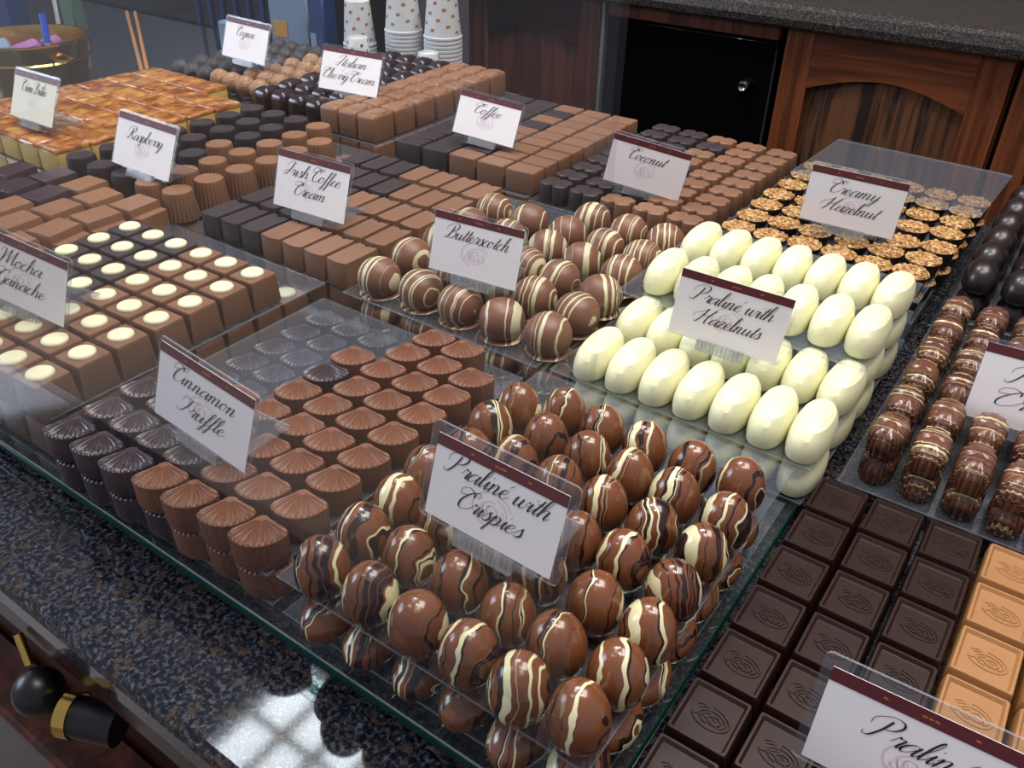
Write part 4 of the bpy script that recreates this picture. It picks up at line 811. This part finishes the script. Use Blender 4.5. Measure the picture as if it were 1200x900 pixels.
def ribbon(strokes, wmin, wmax, y=0.0):
    """flat pen strokes in the card plane (x, z)"""
    v = []; f = []
    for s in strokes:
        o = len(v)
        for i, (x, z) in enumerate(s):
            a = s[max(i - 1, 0)]; b = s[min(i + 1, len(s) - 1)]; dx, dz = b[0] - a[0], b[1] - a[1]; l = math.hypot(dx, dz) or 1
            nx, nz = -dz / l, dx / l
            w = wmin + (wmax - wmin) * max(0, (-dz / l)) ** 1.5 if True else wmin
            v += [(x + nx * w / 2, y, z + nz * w / 2), (x - nx * w / 2, y, z - nz * w / 2)]
            if i: k = o + 2 * i; f.append((k - 2, k - 1, k + 1, k))
    return (v, f, 0)
def write(text, u, width, cx, z0):
    st = []; x = 0
    for ch in text:
        adv, ss = F[ch]
        for s in ss: st.append([(x + px + .42 * pz, pz) for px, pz in spline(s)])
        x += adv
    xs = [p[0] for s in st for p in s]; a, b = min(xs), max(xs); k = width / (b - a)
    return [[(cx + (px - (a + b) / 2) * k, z0 + pz * u) for px, pz in s] for s in st]

SIGN_TEXT = {'crispies': [('Praliné with', .76, .60), ('Crispies', .46, .31)], 'cinnamon': [('Cinnamon', .64, .62), ('Truffle', .5, .30)],
 'mocha': [('Mocha', .46, .60), ('Ganache', .54, .30)], 'rasp': [('Raspberry', .62, .56)], 'irish': [('Irish Coffee', .78, .60), ('Cream', .42, .31)],
 'butter': [('Butterscotch', .72, .60)], 'hazelnuts': [('Praliné with', .74, .60), ('Hazelnuts', .6, .31)], 'creamy': [('Creamy', .5, .60), ('Hazelnut', .62, .31)],
 'coconut': [('Coconut', .48, .60)], 'coffee': [('Coffee', .42, .58)], 'cherry': [('Italian', .52, .60), ('Cherry Cream', .86, .30)],
 'espresso': [('Cognac', .42, .60)], 'brulee': [('Crème Brûlée', .56, .60)], 'right': [('Praliné', .6, .58), ('Cream', .62, .29)], 'bottom': [('Praliné with', .70, .56), ('Almonds', .5, .30)]}
SIGN_TEXT['bottom'] = [('Praliné', .50, .52)]
SIGN_WHERE = {'crispies': 'tilted white sign reading Praliné with Crispies among the drizzled eggs', 'cinnamon': 'white sign reading Cinnamon Truffle among the scallop shells',
 'mocha': 'white sign reading Mocha Ganache at the left edge', 'rasp': 'white sign reading Raspberry before the fluted cups', 'irish': 'white sign reading Irish Coffee Cream over the notched bars',
 'butter': 'white sign reading Butterscotch over the striped domes', 'hazelnuts': 'white sign reading Praliné with Hazelnuts among the white ovals', 'creamy': 'white sign reading Creamy Hazelnut over the nut-topped cups',
 'coconut': 'white sign reading Coconut over the lobed blocks', 'coffee': 'white sign reading Coffee over the rectangular blocks', 'cherry': 'white sign reading Italian Cherry Cream over the light cubes',
 'espresso': 'small bluish-white sign standing in the rolled truffles at the back', 'brulee': 'small cream-coloured sign over the caramel squares, top left', 'right': 'white sign cut by the right edge over the ribbed ovals',
 'bottom': 'large white sign cut by the bottom right corner over the tablets'}
def rplate(w, h, r, y0, y1, k=0, z0=0.0):
    o = rrect(w, h, r, 3); return loft([[(x, y1, z + z0 + h / 2) for x, z in o], [(x, y0, z + z0 + h / 2) for x, z in o]], k=k)
for n, (w, x, y, z, yaw, tilt, roll) in SIGN_POSE.items():
    h = w * 0.636
    # root frame: x along card, z up the card, origin at the card's lower edge middle
    Rz = Matrix.Rotation(yaw, 4, 'Z'); Rx = Matrix.Rotation(-tilt, 4, 'X'); Ry = Matrix.Rotation(-roll, 4, 'Y')
    mw = Matrix.Translation((x, y, z)) @ Rz @ Rx @ Ry @ Matrix.Translation((0, 0, -h / 2))
    root = obj('price_sign', None, label=SIGN_WHERE[n], cat='sign'); root.matrix_world = mw
    v, f, _ = rplate(w, h, 0.003, 0.0008, -0.0008)
    mi = [(v, [q for q in f if len(q) > 4], 0), (v, [q for q in f if len(q) == 4], 1)]
    obj('clear_plate', mk('clear_plate', mi, ['acrylic', 'acrylic_edge'], 0), parent=root)
    b = 0.0022 if n not in ('crispies', 'bottom') else 0.0045
    cw, chh = w - 2 * b, h - 2 * b * 0.9
    obj('paper_card', mk('paper_card', [box(-cw / 2, cw / 2, -0.0013, -0.0009, b * .6, b * .6 + chh)], ['card_warm' if n == 'brulee' else 'card'], 0), parent=root)
    tz = b * .6 + chh
    bd = obj('header_band', mk('header_band', [box(-cw / 2, cw / 2, -0.0015, -0.0013, tz - h * 0.115, tz)], ['maroon'], 0), parent=root, label='dark maroon printed band')
    zc = tz - h * 0.058
    obj('gold_ornament', mk('gold_ornament', [box(cw * q - 0.0009, cw * q + 0.0009, -0.0016, -0.0015, zc - 0.0005, zc + 0.0004) for q in (-.22, -.03, 0.0, .03, .22)], ['gold'], 0), parent=bd)
    # faint swirl printed behind the words
    fs = [[(0.011 * k_ * cos(a), 0.40 * h + 0.009 * k_ * sin(a)) for a in [radians(s0 + 15 * q) for q in range(17)]] for k_, s0 in ((1, 20), (.75, 200), (.5, 80), (.28, 0))] + [[(-0.008 + 0.004 * q, .30 * h), (-0.006 + 0.004 * q, .44 * h), (-0.004 + 0.004 * q, .32 * h)] for q in range(4)]
    obj('faint_emblem', mk('faint_emblem', [ribbon(fs, 0.0006, 0.0011, -0.00135)], ['faint'], 0), parent=root)
    st = []
    for t_, fr, zz in SIGN_TEXT[n]:
        st += write(t_, h * 0.100, w * fr * 0.97, 0.0, h * zz - h * 0.03)
    obj('lettering', mk('lettering', [ribbon(st, w * 0.0032, w * 0.0115, -0.0016)], ['ink'], 0), parent=root, label='black script lettering')
    # clip under the card and foot running back
    cl = [(v_, f_, 0) for v_, f_, _ in [rplate(w * 0.42, 0.0085, 0.0012, 0.001, -0.0022, z0=-0.0065)]]
    cl += [tube([(w * (-.19 + .035 * q), -0.0024, -0.006), (w * (-.19 + .035 * q), -0.0024, 0.0012)], 0.0006, 6) for q in range(12)]
    obj('clip', mk('clip', cl, ['acrylic_edge'], 0), parent=root)
    inv = (Rx @ Ry).inverted()
    fo = obj('foot_plate', mk('foot_plate', [bevbox(-w * .34, w * .34, 0.0, 0.045, -0.0008, 0.0008, 0.0004)], ['acrylic'], 0), parent=root)
    fo.matrix_local = Matrix.Translation((0, 0.001, -0.0050)) @ inv
    obj('foot_edge', mk('foot_edge', [box(-w * .34, w * .34, 0.0445, 0.0455, -0.0009, 0.0009)], ['acrylic_edge'], 0), parent=fo)

# ---------------------------------------------------------------- back left of the counter
t = obj('brass_basket', None, (-1.322, 0.668, 0.0), label='round brass pot with a rolled rim beside the caramel squares', cat='pot')
Rr = 0.098
t.scale = (0.86, 0.86, 0.82)
rs = [[(r * cos(a), r * sin(a), z) for a in [2 * pi * i / 40 for i in range(40)]] for r, z in ((0.07, 0.03), (0.082, 0.034), (0.09, 0.06), (0.093, 0.1), (0.095, 0.117), (Rr, 0.118), (Rr, 0.121), (0.093, 0.121), (0.09, 0.1), (0.086, 0.06), (0.07, 0.038))]
obj('bowl', mk('bowl', [loft(rs)], ['brass'], 40), parent=t)
obj('base_ring', mk('base_ring', [prof(circle(0.082, 32), [(1, 0), (1.02, 0.006), (0.86, 0.03)])], ['black'], 40), parent=t)
obj('band', mk('band', [loft([[(r * cos(a), r * sin(a), z) for a in [2 * pi * i / 40 for i in range(40)]] for r, z in ((0.0925, 0.086), (0.0945, 0.088), (0.0925, 0.091))], False, False)], ['brass'], 0), parent=t)
for s in (-1, 1):
    obj('handle', mk('handle', [tube([(s * 0.094, -0.012, 0.098), (s * 0.106, -0.012, 0.096), (s * 0.108, 0, 0.094), (s * 0.106, 0.012, 0.096), (s * 0.094, 0.012, 0.098)], 0.0025, 8)], ['brass'], 0), parent=t)
WS0, WS1 = (-1.79, 0.975, 0.001), (-1.80, 0.99, 0.12)
def leaner(name, p0, p1, r, mats, label, cat, tip=None):
    o = obj(name, mk(name, [tube([(0, 0, 0), tuple(Vector(p1) - Vector(p0))], r, 10)], mats, 40), p0, label=label, cat=cat)
    if tip: obj('cap', mk('cap', [tube([tuple((Vector(p1) - Vector(p0)) * .55), tuple((Vector(p1) - Vector(p0)) * 1.02)], r * 1.25, 10)], [tip], 40), parent=o)
leaner('ballpoint_pen', (-1.262, 0.662, 0.055), (-1.284, 0.680, 0.130), 0.0038, ['sky'], 'blue-capped pen standing in the brass pot', 'pen', 'blue')
leaner('white_straw', WS0, WS1, 0.0045, ['paper_white'], 'white stick rising behind the brass pot', 'stick')
for k, (x, y, r0, mt, w_, lb) in enumerate([(-1.338, 0.640, 25, 'paper_white', .032, 'white packet lying in the brass pot'), (-1.345, 0.672, 70, 'pink', .04, 'pink wrapped packet in the brass pot'), (-1.362, 0.645, -20, 'sky', .036, 'pale blue wrapped packet in the brass pot'), (-1.325, 0.700, 10, 'pink', .028, 'small magenta packet at the back of the brass pot')]):
    obj('packet', mk('packet', [prof(rrect(w_, w_ * .7, 0.004, 3), [(0.85, 0), (1, 0.004), (1, 0.009), (0.8, 0.014)])], [mt], 40), (x + 0.012, y, 0.068 + 0.004 * k), (radians(12), radians(14 * (-1) ** k), radians(r0)), label=lb, cat='packet')
for k, dx in enumerate((0, 0.016)):  # solid strips modelled in place of a reflection of cabinet stiles
    leaner('wooden_stick', (-1.345 + dx, 0.855, 0.004), (-1.828 + dx, 1.155 + dx * .6, 0.004), 0.0036, ['stick'], ['left one of two long wooden sticks lying on the granite', 'right one of two long wooden sticks lying on the granite'][k], 'stick')
# tiered dark boxes and cloth behind
t = obj('dark_display_case', None, (-1.745, 1.19, -0.05), label='large black case with ribbed front behind the counter at top left', cat='case')
obj('body', mk('body', [bevbox(-0.42, 0.385, 0, 0.3, -0.4, 0.34, 0.01)], ['black']), parent=t)
for k in range(7): obj('rib', mk('rib', [bevbox(0.12 + 0.04 * k, 0.128 + 0.04 * k, -0.006, 0.002, -0.05, 0.3, 0.001)], ['navy']), parent=t)
cups = []
def cup_stack(x, y, n, label, r=0.031, prt=True):
    s = obj('paper_cup_stack', None, (x, y, 0.0), label=label, cat='paper cups')
    h0 = 0.07; zt = 0.0062 * n
    rim = mk('rim', [prof(circle(r, 24), [(0.95, 0), (1.0, 0.0006), (1.0, 0.0036), (0.955, 0.0044), (0.95, 0.0062)])], ['paper_white'], 40)
    for k in range(n): obj('cup_rim', rim, (0, 0, 0.0062 * k), parent=s)
    top = obj('cup', mk('cup', [prof(circle(r, 28), [(0.97, 0), (1, 0.001), (1, 0.004), (0.95, 0.005), (0.74, h0), (0.70, h0 + .001), (0.69, h0 - .003)])], ['paper_white'], 40), (0, 0, zt), parent=s)
    if prt:
        pm = []
        for q in range(30):
            a = q * 2.4; z = h0 * (0.12 + 0.027 * q)
            rr_ = r * (.95 - .21 * z / h0) + 0.0004
            pm.append(([(rr_ * cos(a + u_), rr_ * sin(a + u_), z + v_) for u_, v_ in ((-.13, 0), (.13, .001), (.10, .0055), (-.12, .005))], [(0, 1, 2, 3)], 0))
        obj('printed_pattern', mk('printed_pattern', pm, ['green_print' if n < 3 else 'stick'], 0), parent=top)
    return s
cup_stack(-1.085, 1.105, 8, 'leftmost tall stack of white paper cups behind the cherry creams', 0.028)
cup_stack(-0.997, 1.118, 13, 'middle tall stack of white paper cups, rims down', 0.031)
cup_stack(-0.920, 1.125, 13, 'rightmost tall stack of white paper cups, in shadow', 0.031)
cup_stack(-1.038, 1.052, 1, 'single paper cup printed with a green leaf before the stacks', 0.022)
cup_stack(-0.884, 1.045, 1, 'small single paper cup at the right end of the cups', 0.021)
def pack(x, y, w_, d_, h_, mt, label, band=None, rz=0, cat='box', name='printed_box'):
    o = obj(name, mk(name, [bevbox(-w_ / 2, w_ / 2, -d_ / 2, d_ / 2, 0, h_, 0.003)], [mt]), (x, y, 0), radians(rz), label=label, cat=cat)
    if band: obj('printed_panel', mk('printed_panel', [box(-w_ / 2 * .8, -w_ / 2 * .1, -d_ / 2 - 0.0012, -d_ / 2 - 0.0002, h_ * .3, h_ * .5)], [band], 0), parent=o)
    return o
pack(-1.255, 1.12, 0.085, 0.04, 0.13, 'sky', 'pale blue glossy carton behind the rolled truffles', 'yellow', 10)
pack(-1.165, 1.10, 0.035, 0.035, 0.12, 'navy', 'small navy carton between the blue carton and the cups', 'sky', 5)
pack(-1.385, 1.10, 0.07, 0.05, 0.05, 'sky', 'low teal box left of the truffle sign', None, 0)
pack(-1.86, 0.90, 0.10, 0.05, 0.12, 'navy', 'dark blue carton at the top left corner', 'sky', 20)
pack(-1.69, 0.955, 0.032, 0.03, 0.11, 'green_print', 'narrow muted green carton behind the brass pot', None, 15)
